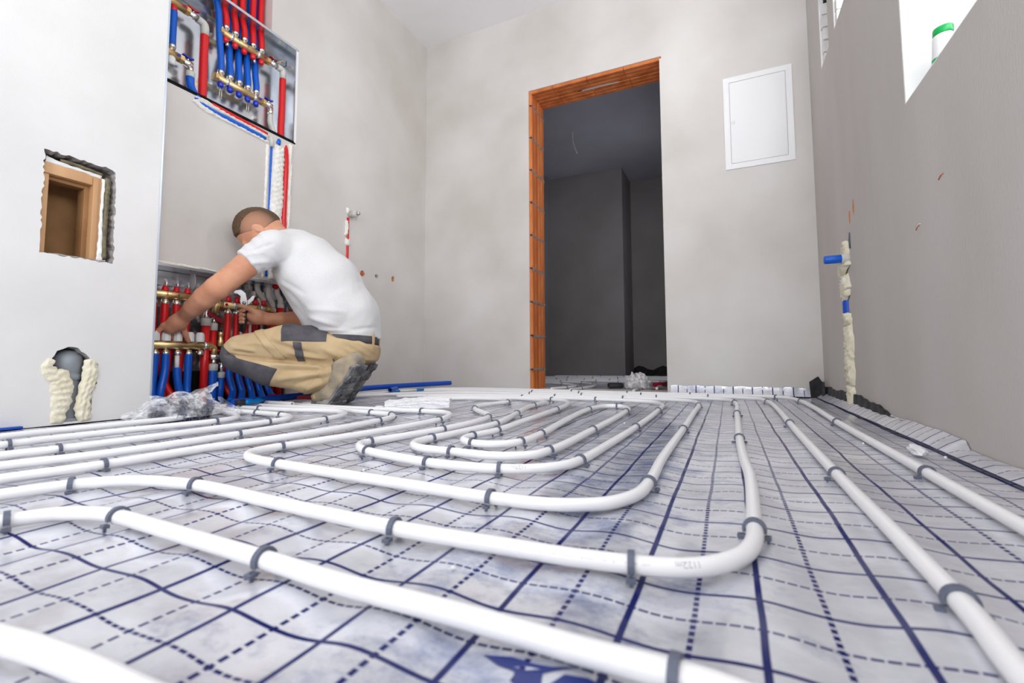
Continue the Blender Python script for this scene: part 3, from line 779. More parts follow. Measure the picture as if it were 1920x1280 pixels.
def faint_print(nm, x0, x1, seed, ang=58):
    """illegibly small ink marks along the camera side of a pipe"""
    path = PIPE_PATH[nm]; rs = random.Random(seed); m = MB()
    idx = [k for k in range(1, len(path) - 1) if x0 < path[k].x < x1 and path[k].y < .84]
    idx.sort(key=lambda k: path[k].x)
    pts = [path[k] for k in idx]; s = 0.0; L = [0.0]
    for a, b in zip(pts[:-1], pts[1:]): L.append(L[-1] + (b - a).length)
    def at(s, a):
        k = min(max(int(np.searchsorted(L, s)) - 1, 0), len(pts) - 2); f = (s - L[k]) / max(L[k + 1] - L[k], 1e-9)
        p = pts[k].lerp(pts[k + 1], f); t = (pts[k + 1] - pts[k]).normalized(); side = Vector((t.y, -t.x, 0))
        if side.y > 0: side = -side
        return p + (side * math.sin(a) + Vector((0, 0, 1)) * math.cos(a)) * (PR + .00015)
    while s < L[-1] - .01:
        for g in range(rs.randint(2, 6)):
            w = rs.uniform(.0006, .0013); a = math.radians(ang); h = rs.uniform(.0012, .0022) / PR
            m.add([at(s, a), at(s + w, a), at(s + w, a + h), at(s, a + h)], [(0, 1, 2, 3)]); s += w + rs.uniform(.0006, .0012)
        s += rs.uniform(.004, .009)
    host = [q for q in bpy.data.objects if q.name.startswith('heating_pipe') and q.get('label') == 'white heating pipe ' + nm][0]
    o = m.build('ink_marks', 'print_faint', host); o['kind'] = 'stuff'
mat('print_faint', (0.68, 0.68, 0.70), .5)
faint_print('third from the right wall, bending left in front', -.50, -.055, 3)
faint_print('of the second nested loop, stamped 1127m', -.72, -.405, 4)
# ---------------------------------------------------------------- the crouching plumber
# local frame: x forward (towards the manifold), y his left (towards the camera), z up
mat('skin', (0.68, 0.35, 0.22), .55, col2=(0.58, 0.265, 0.16), vscale=14, vdetail=4, bump=.12, bscale=160, spec=.35, sss=.12)
mat('hair', (0.085, 0.05, 0.03), .75, col2=(0.15, 0.095, 0.055), vscale=160, bump=.7, bscale=420, spec=.3)
mf = mat('hair_fade', (0.40, 0.205, 0.125), .75, bump=.25, bscale=600, spec=.3)
def fade_nodes(m):     # clipped sides: skin showing through low down, dense hair towards the crown
    nt = m.node_tree; b = nt.nodes['Principled BSDF']; tc = nd(nt, 'ShaderNodeTexCoord')
    sp = nd(nt, 'ShaderNodeSeparateXYZ', inp={0: tc.outputs['Object']}); n = nd(nt, 'ShaderNodeTexNoise', inp={0: tc.outputs['Object'], 2: 420.0, 3: 2.0})
    f = nd(nt, 'ShaderNodeMapRange', inp={0: mth(nt, 'ADD', mth(nt, 'ABSOLUTE', sp.outputs[1]), mth(nt, 'MULTIPLY', n.outputs[0], .012)), 1: .050, 2: .080})
    nt.links.new(mix(nt, f.outputs[0], (0.11, 0.066, 0.042), (0.44, 0.225, 0.145)), b.inputs['Base Color'])
fade_nodes(mf)
mat('tshirt', (0.74, 0.74, 0.75), .9, col2=(0.69, 0.69, 0.70), vscale=260, bump=.10, bscale=420, spec=.15, sheen=.2)
mat('canvas', (0.60, 0.455, 0.275), .9, col2=(0.52, 0.385, 0.225), vscale=11, vdetail=5, bump=.18, bscale=380, spec=.15)
mat('canvas_dark', (0.075, 0.072, 0.085), .85, col2=(0.12, 0.115, 0.125), vscale=20, vdetail=5, bump=.2, bscale=380, spec=.2)
mat('boot_leather', (0.44, 0.36, 0.25), .8, col2=(0.24, 0.215, 0.18), vscale=20, vdetail=5, bump=.35, bscale=150, spec=.25)
mat('boot_sole', (0.12, 0.12, 0.135), .85, col2=(0.34, 0.33, 0.32), vscale=28, vdetail=6, vlo=.42, vhi=.66, bump=.7, bscale=90, spec=.3)
mat('toe_tan', (0.66, 0.47, 0.23), .7, col2=(0.55, 0.38, 0.18), vscale=30)
mat('steel', (0.50, 0.50, 0.51), .42, 1.0)
mat('tool_black', (0.02, 0.02, 0.022), .5)
OM = Vector((-1.70, 1.67, 0)); MA = math.radians(38)
man = empty('person', OM, 'man in white T-shirt and beige work trousers crouching at the manifold with a wrench', 'person')
man.rotation_euler = (0, 0, math.atan2(-math.sin(MA), -math.cos(MA)))

def normals(o):
    n = np.empty(len(o.data.vertices) * 3, np.float32); o.data.vertices.foreach_get('normal', n); return n.reshape(-1, 3)
def coords(o):
    c = np.empty(len(o.data.vertices) * 3, np.float32); o.data.vertices.foreach_get('co', c); return c.reshape(-1, 3)
def set_coords(o, c):
    o.data.vertices.foreach_set('co', c.astype(np.float32).ravel()); o.data.update()
def relax(o, it=2, f=.5):
    """Laplacian smoothing"""
    me = o.data; e = np.empty(len(me.edges) * 2, np.int32); me.edges.foreach_get('vertices', e); e = e.reshape(-1, 2)
    c = coords(o).astype(float); n = len(c)
    deg = np.bincount(e.ravel(), minlength=n)[:, None]
    for _ in range(it):
        s = np.zeros_like(c); np.add.at(s, e[:, 0], c[e[:, 1]]); np.add.at(s, e[:, 1], c[e[:, 0]])
        c += f * (s / np.maximum(deg, 1) - c)
    set_coords(o, c)
def push(o, dist): set_coords(o, coords(o) + normals(o) * np.asarray(dist)[:, None])

HF = np.array([.40, 0, -.9165]); HU = np.array([.9165, 0, .40]); HS = np.array([0, 1, 0])      # head: face, crown, side
HR = np.stack([HF, HS, HU], 1); HC = np.array([.357, .0, .820])
def hp(f, s, u): return HC + HF * f + HS * s + HU * u

SH_L, EL_L, WR_L = (.262, .172, .700), (.446, .225, .508), (.620, .092, .394)
SH_R, EL_R, WR_R = (.245, -.180, .705), (.165, -.245, .425), (.345, -.135, .412)

def build_body():
    S = SDF((-.24, -.36, .02), (.78, .36, .96), .0042)
    # torso and pelvis under the clothes
    lat = ((0, 1, 0), 1.35)
    S.cone((-.06, 0, .32), (.05, 0, .49), .105, .108, .03, lat).cone((.05, 0, .52), (.15, 0, .66), .108, .10, .03, lat).cone((.15, 0, .66), (.22, 0, .725), .10, .07, .03, lat)
    S.cone((.235, -.13, .705), (.235, .13, .705), .054, .054, .03)
    for s, sh in ((1, SH_L), (-1, SH_R)):
        S.cone((-.06, .09 * s, .26), (.20, .145 * s, .265), .085, .068, .03).cone((.20, .145 * s, .265), (.362, .15 * s, .24), .066, .046, .02)
        S.cone((.362, .15 * s, .225), (.15, .145 * s, .16), .046, .048, .02).cone((.15, .145 * s, .16), (-.04, .135 * s, .17), .052, .036, .02)
    # neck and head
    S.cone((.225, 0, .765), (.318, 0, .795), .060, .056, .03)
    S.ell(HC, (.098, .076, .108), HR, .02)
    S.ell(hp(.045, 0, -.045), (.062, .060, .085), HR, .03)                 # face mass
    S.cone(hp(.062, 0, -.088), hp(.075, 0, -.098), .034, .026, .03)          # chin
    S.cone(hp(.02, .045, -.085), hp(.065, .02, -.100), .022, .02, .02).cone(hp(.02, -.045, -.085), hp(.065, -.02, -.100), .022, .02, .02)
    S.cone(hp(.093, 0, -.005), hp(.116, 0, -.040), .008, .013, .012)         # nose
    S.cone(hp(.092, -.035, .012), hp(.092, .035, .012), .010, .010, .015)    # brow
    for s in (1, -1):
        S.ell(hp(.098, .032 * s, -.010), (.012, .014, .009), HR, .008, 'sub')  # eye socket
        S.ell(hp(.083, .032 * s, -.010), (.012, .012, .012), HR, .004)
        # ear: rim, bowl and lobe
        S.ell(hp(.006, .076 * s, -.022), (.015, .008, .026), HR, .006)
        S.ell(hp(.008, .084 * s, -.019), (.008, .005, .015), HR, .004, 'sub')
        S.ell(hp(.010, .073 * s, -.046), (.008, .006, .009), HR, .006)
    S.cone(hp(.098, -.020, -.070), hp(.098, .020, -.070), .006, .006, .008)  # lips
    # left arm
    S.chain([(SH_L, .058), ((.35, .205, .606), .051), (EL_L, .046)], .007)
    S.chain([(EL_L, .046), ((.500, .188, .472), .045), ((.56, .143, .433), .037), (WR_L, .0275)], .007)
    # right arm
    S.chain([(SH_R, .056), ((.20, -.225, .56), .05), (EL_R, .044)], .007)
    S.chain([(EL_R, .044), ((.225, -.21, .418), .042), ((.29, -.165, .414), .035), (WR_R, .0275)], .007)
    # left hand reaching over the white caps
    sq = ((.30, -.75, .55), .62)
    S.cone(WR_L, (.640, .094, .372), .027, .034, .015).cone((.640, .094, .372), (.662, .096, .352), .034, .030, .012)
    kn = [((.684, .112, .358), (.700, .114, .335), (.706, .108, .306)), ((.678, .092, .350), (.690, .082, .325), (.690, .066, .298)),
          ((.668, .075, .346), (.676, .060, .322), (.672, .046, .300)), ((.655, .062, .345), (.660, .044, .326), (.655, .032, .308))]
    rad = [.0100, .0104, .0098, .0086]
    for (a, b, c), r in zip(kn, rad):
        S.cone((.640, .092, .376), a, .016, r + .001, .008).cone(a, b, r + .001, r, .004).cone(b, c, r, r * .84, .004)
    S.cone((.622, .078, .385), (.630, .060, .352), .019, .0135, .012).cone((.630, .060, .352), (.627, .047, .324), .0128, .0115, .004).cone((.627, .047, .324), (.620, .030, .294), .0115, .0095, .004)
    # right hand closed on the wrench handle
    S.cone(WR_R, (.385, -.122, .420), .027, .036, .015).cone((.385, -.122, .420), (.405, -.115, .425), .036, .030, .012)
    for i, (z, r) in enumerate(((.447, .0102), (.427, .0106), (.408, .0102), (.391, .0090))):
        a = (.424, -.132, z + .002); b = (.447, -.122, z); c = (.453, -.097, z - .001); d = (.436, -.084, z - .002)
        S.cone((.390, -.125, .42 + (z - .42) * .6), a, .018, r + .001, .008).cone(a, b, r + .001, r, .004).cone(b, c, r, r * .95, .004).cone(c, d, r * .95, r * .8, .003)
    S.cone((.375, -.100, .430), (.408, -.082, .452), .018, .0130, .010).cone((.408, -.082, .452), (.437, -.083, .465), .0125, .0110, .004).cone((.437, -.083, .465), (.460, -.088, .468), .0110, .0088, .004)
    V, Fq = S.mesh()
    o = quads_obj('body', V, Fq, 'skin', man)
    relax(o, 2, .4)
    return o
build_body()
m = MB()
for s in (1, -1):
    c = hp(.0885, .032 * s, -.010); m = MB().lathe([(.0, -.0105), (.0075, -.0075), (.0105, 0), (.0075, .0075), (0, .0105)], c, HF, 12)
    m.build('eye', 'panel_white', man)

# hair: cropped top, clipped sides
def build_hair():
    S = SDF((.20, -.11, .68), (.50, .11, .95), .0032)
    S.ell(HC, (.1045, .0815, .1150), HR, .01)
    S.cut(-HU * .62 + HF * .78, hp(.060, 0, .050), .006)       # hairline on the forehead
    S.cut(-HU * .9 + HF * .30, hp(-.03, 0, -.045), .008)       # nape
    for s in (1, -1): S.cut((0, s, 0) - HU * .55, hp(-.02, .060 * s, .045), .010)
    V, Fq = S.mesh(); o = quads_obj('hair', V, Fq, 'hair', man)
    push(o, .0012 * fbm(*(V.T), 5, 2, 60))
    S = SDF((.20, -.11, .68), (.50, .11, .95), .0035)
    S.ell(HC, (.0995, .0778, .1100), HR, .01)
    S.cut(-HU * .60 + HF * .80, hp(.056, 0, .036), .004)
    S.cut(-HU * .95 + HF * .25, hp(-.035, 0, -.050), .006)
    S.ell(hp(.008, .083, -.022), (.021, .022, .031), HR, .004, 'sub'); S.ell(hp(.008, -.083, -.022), (.021, .022, .031), HR, .004, 'sub')
    V, Fq = S.mesh(); quads_obj('clipped_hair', V, Fq, 'hair_fade', man)
build_hair()

def ridge(x, z, a, b, wd):
    """soft fold along a segment in the x-z plane"""
    a = np.array(a); b = np.array(b); ab = b - a
    t = np.clip(((x - a[0]) * ab[0] + (z - a[1]) * ab[1]) / (ab @ ab), 0, 1)
    d = np.hypot(x - a[0] - t * ab[0], z - a[1] - t * ab[1])
    return np.exp(-(d / wd) ** 2) * (1 - .5 * np.abs(2 * t - 1) ** 3)

def build_shirt():
    S = SDF((-.24, -.36, .26), (.46, .36, .88), .005)
    lat = ((0, 1, 0), 1.34)
    S.cone((-.072, 0, .30), (-.048, 0, .42), .130, .136, .03, lat).cone((-.048, 0, .42), (.045, 0, .575), .136, .140, .04, lat).cone((.045, 0, .575), (.145, 0, .68), .140, .124, .04, lat)
    S.cone((.145, 0, .68), (.215, 0, .735), .124, .086, .04, lat)
    S.cone((.018, 0, .37), (.165, 0, .62), .122, .118, .04, ((0, 1, 0), 1.28))
    S.cone((.240, -.13, .712), (.240, .13, .712), .070, .070, .04)
    S.cone((.19, 0, .745), (.252, 0, .765), .082, .064, .03)                    # collar
    # sleeves
    S.cone(SH_L, (.372, .222, .588), .070, .055, .03)
    S.cone(SH_R, (.20, -.228, .555), .072, .064, .03)
    S.cone((.15, .13, .58), (.02, .15, .42), .060, .066, .05)
    dl = np.array([.372 - .262, .222 - .172, .588 - .700]); dl /= np.linalg.norm(dl)
    # cut the sleeve ends and the hem
    n = dl; p = np.array((.340, .208, .618)); h = (S.X - p[0]) * n[0] + (S.Y - p[1]) * n[1] + (S.Z - p[2]) * n[2]
    near = (S.Y > .09) & (S.X > .24) & (S.Z > .50)
    S.d = np.where(near, smax(S.d, h.astype(np.float32), .006), S.d)
    n = np.array((-.26, -.25, -.93)); p = np.array((.205, -.225, .575)); h = (S.X - p[0]) * n[0] + (S.Y - p[1]) * n[1] + (S.Z - p[2]) * n[2]
    near = (S.Y < -.17) & (S.Z < .62) & (S.X > .12)
    S.d = np.where(near, smax(S.d, h.astype(np.float32), .006), S.d)
    S.cut((.05, 0, -1), (-.05, 0, .314), .006)
    S.cut(HU * .2 + np.array((.75, 0, .62)), (.285, 0, .800), .006)                   # neckline
    S.cone((.225, 0, .765), (.34, 0, .81), .060, .060, .004, None, 'sub')
    V, Fq = S.mesh(); o = quads_obj('t_shirt', V, Fq, 'tshirt', man)
    relax(o, 2)
    c = coords(o); x, y, z = c.T
    t = (x * .55 + z * .83)                       # along the spine
    w = np.zeros(len(c))
    # pulls from the armpit towards the waist, sags over the belt, creases at the shoulder
    w += .0035 * np.exp(-((z - .36) / .075) ** 2) * np.sin(18 * y + 20 * x + 3.0 * np.sin(9 * y)) 
    w += .0030 * fbm(x * .8, y * .8, z * .5 + x * .5, 31, 2, 4.0) + .0012 * fbm(x, y, z, 32, 2, 13)
    for a, b, wd, am in (((.27, .60), (.19, .53), .012, .006), ((.26, .585), (.12, .50), .011, -.004), ((.24, .56), (.16, .46), .012, .005), ((.22, .54), (.10, .40), .012, -.003),
                         ((.10, .40), (-.02, .36), .010, .005), ((.05, .345), (-.08, .335), .009, .005), ((.09, .43), (-.05, .42), .012, .004), ((-.05, .33), (-.17, .36), .010, -.004), ((.0, .48), (-.1, .55), .02, .003),
                         ((.32, .66), (.24, .70), .007, -.004), ((.34, .64), (.27, .66), .007, .003), ((.31, .61), (.25, .63), .008, .004)):
        w += 1.5 * am * ridge(x, z, a, b, wd) * (y > 0)
    d2 = np.sqrt((x - .30) ** 2 + (y - .19) ** 2 + (z - .68) ** 2)
    w += .0032 * np.exp(-(d2 / .07) ** 2) * np.sin((x * .7 - z * .7) * 150)
    edge = np.clip((z - .316) / .03, 0.25, 1)
    push(o, w * edge)
    return o
build_shirt()

def build_trousers():
    S = SDF((-.26, -.30, .03), (.54, .30, .38), .0048)
    S.cone((-.085, -.075, .262), (-.085, .075, .262), .112, .112, .03)
    S.cone((-.06, -.06, .30), (-.06, .06, .30), .118, .118, .02)
    for s in (1, -1):
        kx = 0 if s > 0 else -.02
        S.cone((-.06, .095 * s, .262), (.19, .148 * s, .274), .104, .086, .03).cone((.19, .148 * s, .274), (.368 + kx, .155 * s, .248), .086, .072, .02)
        S.cone((.368 + kx, .155 * s, .232), (.25 + kx, .153 * s, .178), .072, .076, .010).cone((.25 + kx, .153 * s, .178), (.10, .150 * s, .146), .076, .076, .016)
        S.cone((.10, .150 * s, .146), (-.045, .150 * s, .150), .076, .066, .016)
    # cut trouser legs above the boots
    h = (-(S.X + .075) * .62 - (S.Z - .170) * .78)
    low = (S.Z < .205) & (S.X < .10)
    S.d = np.where(low, smax(S.d, h.astype(np.float32), .006), S.d)
    h = -(S.X + .06) * .16 + (S.Z - .300) + .02 * np.clip((S.X + .02) / .06, 0, 1) * -1
    S.d = np.where(S.X < .06, smax(S.d, h.astype(np.float32), .006), S.d)
    V, Fq = S.mesh(); o = quads_obj('trousers', V, Fq, 'canvas', man)
    relax(o, 2)
    c = coords(o); x, y, z = c.T
    w = .0040 * fbm(x * .6, y * .7, z * 1.3, 41, 2, 4.2) + .0016 * fbm(x, y, z, 42, 2, 12)
    for a, b, wd, am in (((.40, .232), (.26, .214), .007, -.010), ((.26, .214), (.10, .200), .008, -.014), ((.10, .200), (-.05, .192), .010, -.016),
                         ((.385, .262), (.30, .248), .010, .008), ((.40, .280), (.28, .276), .009, .005), ((.37, .246), (.30, .236), .006, -.006), ((.33, .30), (.22, .26), .010, .004),
                         ((.24, .31), (.10, .255), .012, .005), ((.22, .28), (.06, .235), .010, -.004), ((.16, .24), (.03, .215), .010, .006), ((.03, .26), (-.05, .215), .012, .006),
                         ((.22, .19), (.05, .18), .010, .007), ((.18, .165), (.02, .165), .008, -.005), ((.20, .13), (.00, .155), .012, .007), ((.14, .105), (.02, .135), .010, -.005), ((.10, .085), (.03, .11), .010, .006),
                         ((.05, .19), (.01, .11), .009, .006), ((.02, .185), (-.02, .13), .008, -.006), ((-.02, .25), (-.12, .19), .010, .006), ((-.05, .28), (-.15, .22), .010, -.004), ((-.10, .30), (-.17, .25), .010, .005)):
        w += 1.5 * am * ridge(x, z, a, b, wd)
    push(o, w)
    return o
trousers = build_trousers()

def patch(name, src, planes, material, off=.0022, parent=None):
    """a piece of cloth sewn on: the part of src inside all planes, lifted off it"""
    bm = bmesh.new(); bm.from_mesh(src.data)
    for co, no in planes:
        bmesh.ops.bisect_plane(bm, geom=bm.verts[:] + bm.edges[:] + bm.faces[:], plane_co=co, plane_no=no, clear_outer=True)
    bm.normal_update()
    ns = {v: v.normal.copy() for v in bm.verts}
    for v in bm.verts: v.co += ns[v] * off
    # turned-in edge so that the patch has thickness
    be = [e for e in bm.edges if e.is_boundary]
    r = bmesh.ops.extrude_edge_only(bm, edges=be)
    for v in [g for g in r['geom'] if isinstance(g, bmesh.types.BMVert)]:
        k = min(ns, key=lambda q: (q.co - v.co).length_squared) if len(ns) < 1 else None
        v.co -= v.normal * off * 1.4 if v.normal.length > 0 else Vector((0, 0, 0))
    me = bpy.data.meshes.new(name); bm.to_mesh(me); bm.free()
    me.polygons.foreach_set('use_smooth', [True] * len(me.polygons))
    me.materials.append(MATS[material])
    return link(bpy.data.objects.new(name, me), parent or man)
for s in (1, -1):
    side = ((0, .02 * s, 0), (0, -s, 0))
    patch('knee_pad', trousers, [side, ((.395, 0, .227), (-.277, 0, .961)), ((.208, 0, .173), (-.87, 0, -.49))], 'canvas_dark', parent=trousers)
    patch('knee_cap', trousers, [side, ((.395, 0, .227), (.277, 0, -.961)), ((.402, 0, .250), (-.65, 0, .76))], 'canvas_dark', parent=trousers)
near = ((0, .09, 0), (0, -1, 0))
patch('hip_pocket', trousers, [near, ((.197, 0, .33), (1, 0, -.15)), ((.020, 0, .31), (-1, 0, 0)), ((0, 0, .290), (0, 0, -1))], 'canvas_dark', .003, trousers)
patch('leg_strap', trousers, [((0, .155, 0), (0, -1, 0)), ((.147, 0, .284), (.985, 0, -.17)), ((.118, 0, .286), (-.985, 0, .17)), ((0, 0, .210), (0, 0, -1)), ((0, 0, .284), (0, 0, 1))], 'canvas_dark', .004, trousers)
patch('cargo_flap', trousers, [near, ((.305, 0, .321), (.745, 0, -.667)), ((.275, 0, .328), (-.745, 0, .667)), ((.2, 0, .222), (0, 0, -1))], 'canvas', .0045, trousers)
patch('back_pocket', trousers, [((0, .03, 0), (0, -1, 0)), ((-.045, 0, .245), (.75, 0, .66)), ((-.15, 0, .18), (-.5, 0, -.86)), ((-.1, 0, .262), (-.35, 0, 1))], 'canvas', .0035, trousers)
m = MB(); n = 48
for zz0, zz1, off in ((.285, .322, .006),):
    vs = []
    for k in range(n):
        a = 2 * math.pi * k / n; ca, sa = math.cos(a), math.sin(a)
        ex = lambda v, p: math.copysign(abs(v) ** p, v)
        for z, q in ((zz0, 0), (zz0, 1), (zz1, 1), (zz1, 0)):
            r = off if q else 0
            vs.append((-.064 + (.124 + r) * ex(ca, .8), (.174 + r) * ex(sa, .8), z + .1 * .06 * ca))
    m.add(vs, [(4 * k + q, 4 * k + (q + 1) % 4, 4 * ((k + 1) % n) + (q + 1) % 4, 4 * ((k + 1) % n) + q) for k in range(n) for q in range(4)], True)
m.build('belt', 'canvas_dark', man)
for a in (2.5, 3.14, 3.8):
    ca, sa = math.cos(a), math.sin(a); m = MB()
    m.cbox(-.008, .008, -.003, .003, -.03, .03, .002, Matrix.Translation((-.062 + .132 * math.copysign(abs(ca) ** .8, ca), .182 * math.copysign(abs(sa) ** .8, sa), .298)) @ Matrix.Rotation(a + math.pi / 2, 4, 'Z'))
    m.build('belt_loop', 'canvas', man)

def build_boot(yc, dx, dz, yaw):
    """heel-up crouching boot; toe flat on the floor"""
    root = bpy.data.objects.new('boot', None); link(root, man); root.empty_display_size = .03
    root.location = (dx, yc, dz); root.rotation_euler = (0, 0, yaw); root.scale = (1.12, 1.12, 1.12)
    S = SDF((-.19, -.075, -.01), (.12, .075, .30), .0042)
    S.cone((.062, 0, .045), (.0, 0, .055), .036, .043, .02, ((0, 1, 0), 1.12)).cone((.0, 0, .055), (-.055, 0, .125), .043, .045, .02)
    S.cone((-.055, 0, .125), (-.098, 0, .178), .042, .040, .02).cone((-.02, 0, .10), (-.04, 0, .165), .042, .042, .02)
    S.cut((-.78, 0, -.62), (-.004, 0, .014), .005); S.cut((0, 0, -1), (0, 0, .016), .004)
    S.cut((.55, 0, .83), (-.02, 0, .172), .004)
    V, Fq = S.mesh(); o = quads_obj('boot_upper', V, Fq, 'boot_leather', root); relax(o, 1)
    c = coords(o); push(o, .0016 * fbm(*(c.T), 51, 2, 14))
    # sole follows the bent foot
    path = [(.098, .016), (.085, .009), (.05, .008), (.015, .009), (-.008, .020), (-.045, .066), (-.085, .116), (-.118, .158), (-.128, .172)]
    wid = [.016, .033, .045, .049, .048, .042, .038, .037, .022]
    m = MB(); vs = []; k = len(path)
    for i, ((x, z), w) in enumerate(zip(path, wid)):
        a = path[max(i - 1, 0)]; b = path[min(i + 1, k - 1)]
        t = Vector((b[0] - a[0], 0, b[1] - a[1])).normalized(); nn = Vector((t.z, 0, -t.x));
        if nn.z < 0: nn = -nn
        up = nn * .024; c0 = Vector((x, 0, z)) - nn * .006
        for q in ((-w, 0), (-w * .8, -.004), (w * .8, -.004), (w, 0)): vs.append(c0 + Vector((0, q[0], 0)) + nn * q[1] * 0.5)
        vs.append(c0 + up + Vector((0, w * .96, 0))); vs.append(c0 + up + Vector((0, -w * .96, 0)))
    m.add(vs, [(6 * i + q, 6 * i + (q + 1) % 6, 6 * i + 6 + (q + 1) % 6, 6 * i + 6 + q) for i in range(k - 1) for q in range(6)] + [tuple(range(6)), tuple(6 * (k - 1) + q for q in range(6))], False)
    m.build('sole', 'boot_sole', root)
    m = MB(); rs = random.Random(int(yc * 1000))
    for i in range(1, k - 1):
        for sgn in (-1, 0, 1):
            (x, z), w = path[i], wid[i]; a = path[i - 1]; b = path[i + 1]
            t = Vector((b[0] - a[0], 0, b[1] - a[1])).normalized(); nn = Vector((t.z, 0, -t.x));
            if nn.z < 0: nn = -nn
            if i <= 3 and True: hgt = .003
            else: hgt = .0035
            M = Matrix((( t.x, 0, nn.x, x - nn.x * .009), (0, 1, 0, sgn * w * .62), (t.z, 0, nn.z, z - nn.z * .009), (0, 0, 0, 1)))
            m = MB(); m.cbox(-.016, .016, -.0125 * (w / .04), .0125 * (w / .04), -hgt, .004, .003, M @ Matrix.Rotation(rs.uniform(-.4, .4), 4, 'Z')); m.build('sole_lug', 'boot_sole', root)
    m = MB(); m.tube(spline([(.055, -.034, .045), (.082, -.02, .044), (.092, 0, .043), (.082, .02, .044), (.055, .034, .045)], .006), .012, 8)
    m.build('toe_cap', 'toe_tan', root)
    m = MB()
    for q in range(4):
        x, z = .012 - .012 * q, .098 + .028 * q
        m.tube(spline([(x, -.03, z), (x + .02, -.012, z + .012), (x + .022, .012, z + .014), (x, .03, z)], .006), .0028, 6)
    m.build('laces', 'canvas_dark', root)
    return root
build_boot(.165, -.012, 0, -.60); build_boot(-.080, -.035, 0, -.45)

# adjustable wrench in his right hand
wr = empty('water_pump_pliers', (0, 0, 0), 'steel water pump pliers with black grips held in the right hand', 'pliers')
MW = man.matrix_basis.copy()
MW = Matrix.Translation(OM) @ Matrix.Rotation(man.rotation_euler.z, 4, 'Z')
wr.matrix_world = MW @ Matrix.Translation((.437, -.103, .372))
m = MB()   # jaws, in the plane x-z
pl = lambda u, v, d: (u, d, v)
m.prism([(-.010, .085), (.012, .085), (.022, .120), (.020, .145), (.036, .158), (.052, .160), (.044, .172), (.020, .176), (.000, .160), (-.008, .125)], pl, -.005, .005)
m.prism([(-.004, .105), (.010, .100), (-.004, .120), (-.020, .136), (-.030, .150), (-.040, .148), (-.034, .128), (-.016, .108)], pl, -.009, -.001)
m.build('jaws', 'steel', wr)
MB().lathe([(.008, -.011), (.008, .009)], (.004, 0, .112), (0, 1, 0), 14).build('pivot', 'steel', wr)
m = MB(); m.tube(spline([(.002, 0, .092), (-.002, 0, .06), (.0, 0, .02), (.006, 0, -.030)], .01), [.0095] * 1 + [.0105] * 40, 10) if False else m.tube([(.002, 0, .094), (-.002, 0, .06), (.0, 0, .02), (.006, 0, -.030)], [.008, .0105, .0105, .009], 10)
m.build('grip', 'tool_black', wr)
m = MB(); m.tube([(.006, -.004, .094), (.018, -.006, .06), (.022, -.006, .02), (.020, -.006, -.025)], [.006, .0085, .0085, .007], 10)
m.build('grip', 'tool_black', wr)
# ---------------------------------------------------------------- manifolds, hoses and cabinets in the left rear wall
mat('brass', (0.74, 0.54, 0.27), .42, 1.0, col2=(0.60, 0.42, 0.19), vscale=25)
mat('nickel', (0.72, 0.68, 0.63), .25, 1.0)
mat('galvanised', (0.80, 0.83, 0.87), .20, .92, col2=(0.66, 0.70, 0.75), vscale=9, vdetail=5, bump=.06, bscale=40)
mat('red_hose', (0.70, 0.012, 0.016), .35, spec=.5)
mat('blue_hose', (0.004, 0.115, 0.62), .35, spec=.5)
mat('red_cap', (0.72, 0.010, 0.020), .3)
mat('dark_red', (0.36, 0.008, 0.03), .35)
mat('blue_cap', (0.012, 0.035, 0.52), .3)
mat('white_cap', (0.86, 0.86, 0.85), .45)
mat('ppr_grey', (0.62, 0.61, 0.57), .5)
mat('clear_plastic', (0.93, 0.95, 0.96), .08, trans=.85, ior=1.2, alpha=.7)
mat('marker', (0.02, 0.02, 0.02), .6)
BX = -2.200      # plane of the upper manifold bars
LX = -2.190      # plane of the lower ones

def hose(name, pts, r, material, label, group, step=.0027, rib=.0011, n=12):
    path = spline(pts, step) if len(pts) > 2 else [Vector(pts[0]).lerp(Vector(pts[1]), i / max(1, int((Vector(pts[1]) - Vector(pts[0])).length / step))) for i in range(max(1, int((Vector(pts[1]) - Vector(pts[0])).length / step)) + 1)]
    rs = [r + (rib if i % 2 else -rib) for i in range(len(path))]
    o = MB().tube(path, rs, n).build(name, material)
    tag(o, label, 'hose' if 'hose' in name else 'pipe', group); return o

def child(m, name, material, root):
    o = m.build(name, material); o.parent = root; o.matrix_parent_inverse = root.matrix_basis.inverted() if False else Matrix.Translation(root.location).inverted(); return o

def foam(name, pts, hw, fn, h, material, parent=None, seed=0, amp=.28, nt=9, step=.007):
    """expanded foam bead: pts (u,v) path, hw half widths, fn(u,v,out) -> point"""
    P = spline([(u, v, w) for (u, v), w in zip(pts, hw)], step)
    vs = []; k = len(P); rs = np.random.RandomState(seed)
    for i, p in enumerate(P):
        t = P[min(i + 1, k - 1)] - P[max(i - 1, 0)]; t = Vector((t.x, t.y)).normalized(); s = Vector((-t.y, t.x))
        for j in range(nt):
            q = -1 + 2 * j / (nt - 1)
            n1 = float(fbm(p.x * 60, p.y * 60, q * p.z * 60 + seed, seed, 5, .5)) * amp
            n2 = float(fbm(p.x * 60, p.y * 60, q * p.z * 90 + 9, seed + 1, 4, .8)) * amp * 1.5
            w = p.z * (1 + (n1 if abs(q) > .5 else 0))
            out = h * (max(0, 1 - abs(q) ** 3.2) ** .6) * (1 + n2) - .002
            if i in (0, k - 1): out *= .2
            c = Vector((p.x, p.y)) + s * (q * w)
            vs.append(fn(c.x, c.y, out))
    fs = [(i * nt + j, i * nt + j + 1, (i + 1) * nt + j + 1, (i + 1) * nt + j) for i in range(k - 1) for j in range(nt - 1)]
    m = MB(); m.add(vs, fs, True); return m.build(name, material, parent)
on_rear = lambda u, v, d: (XM + d, u, v)

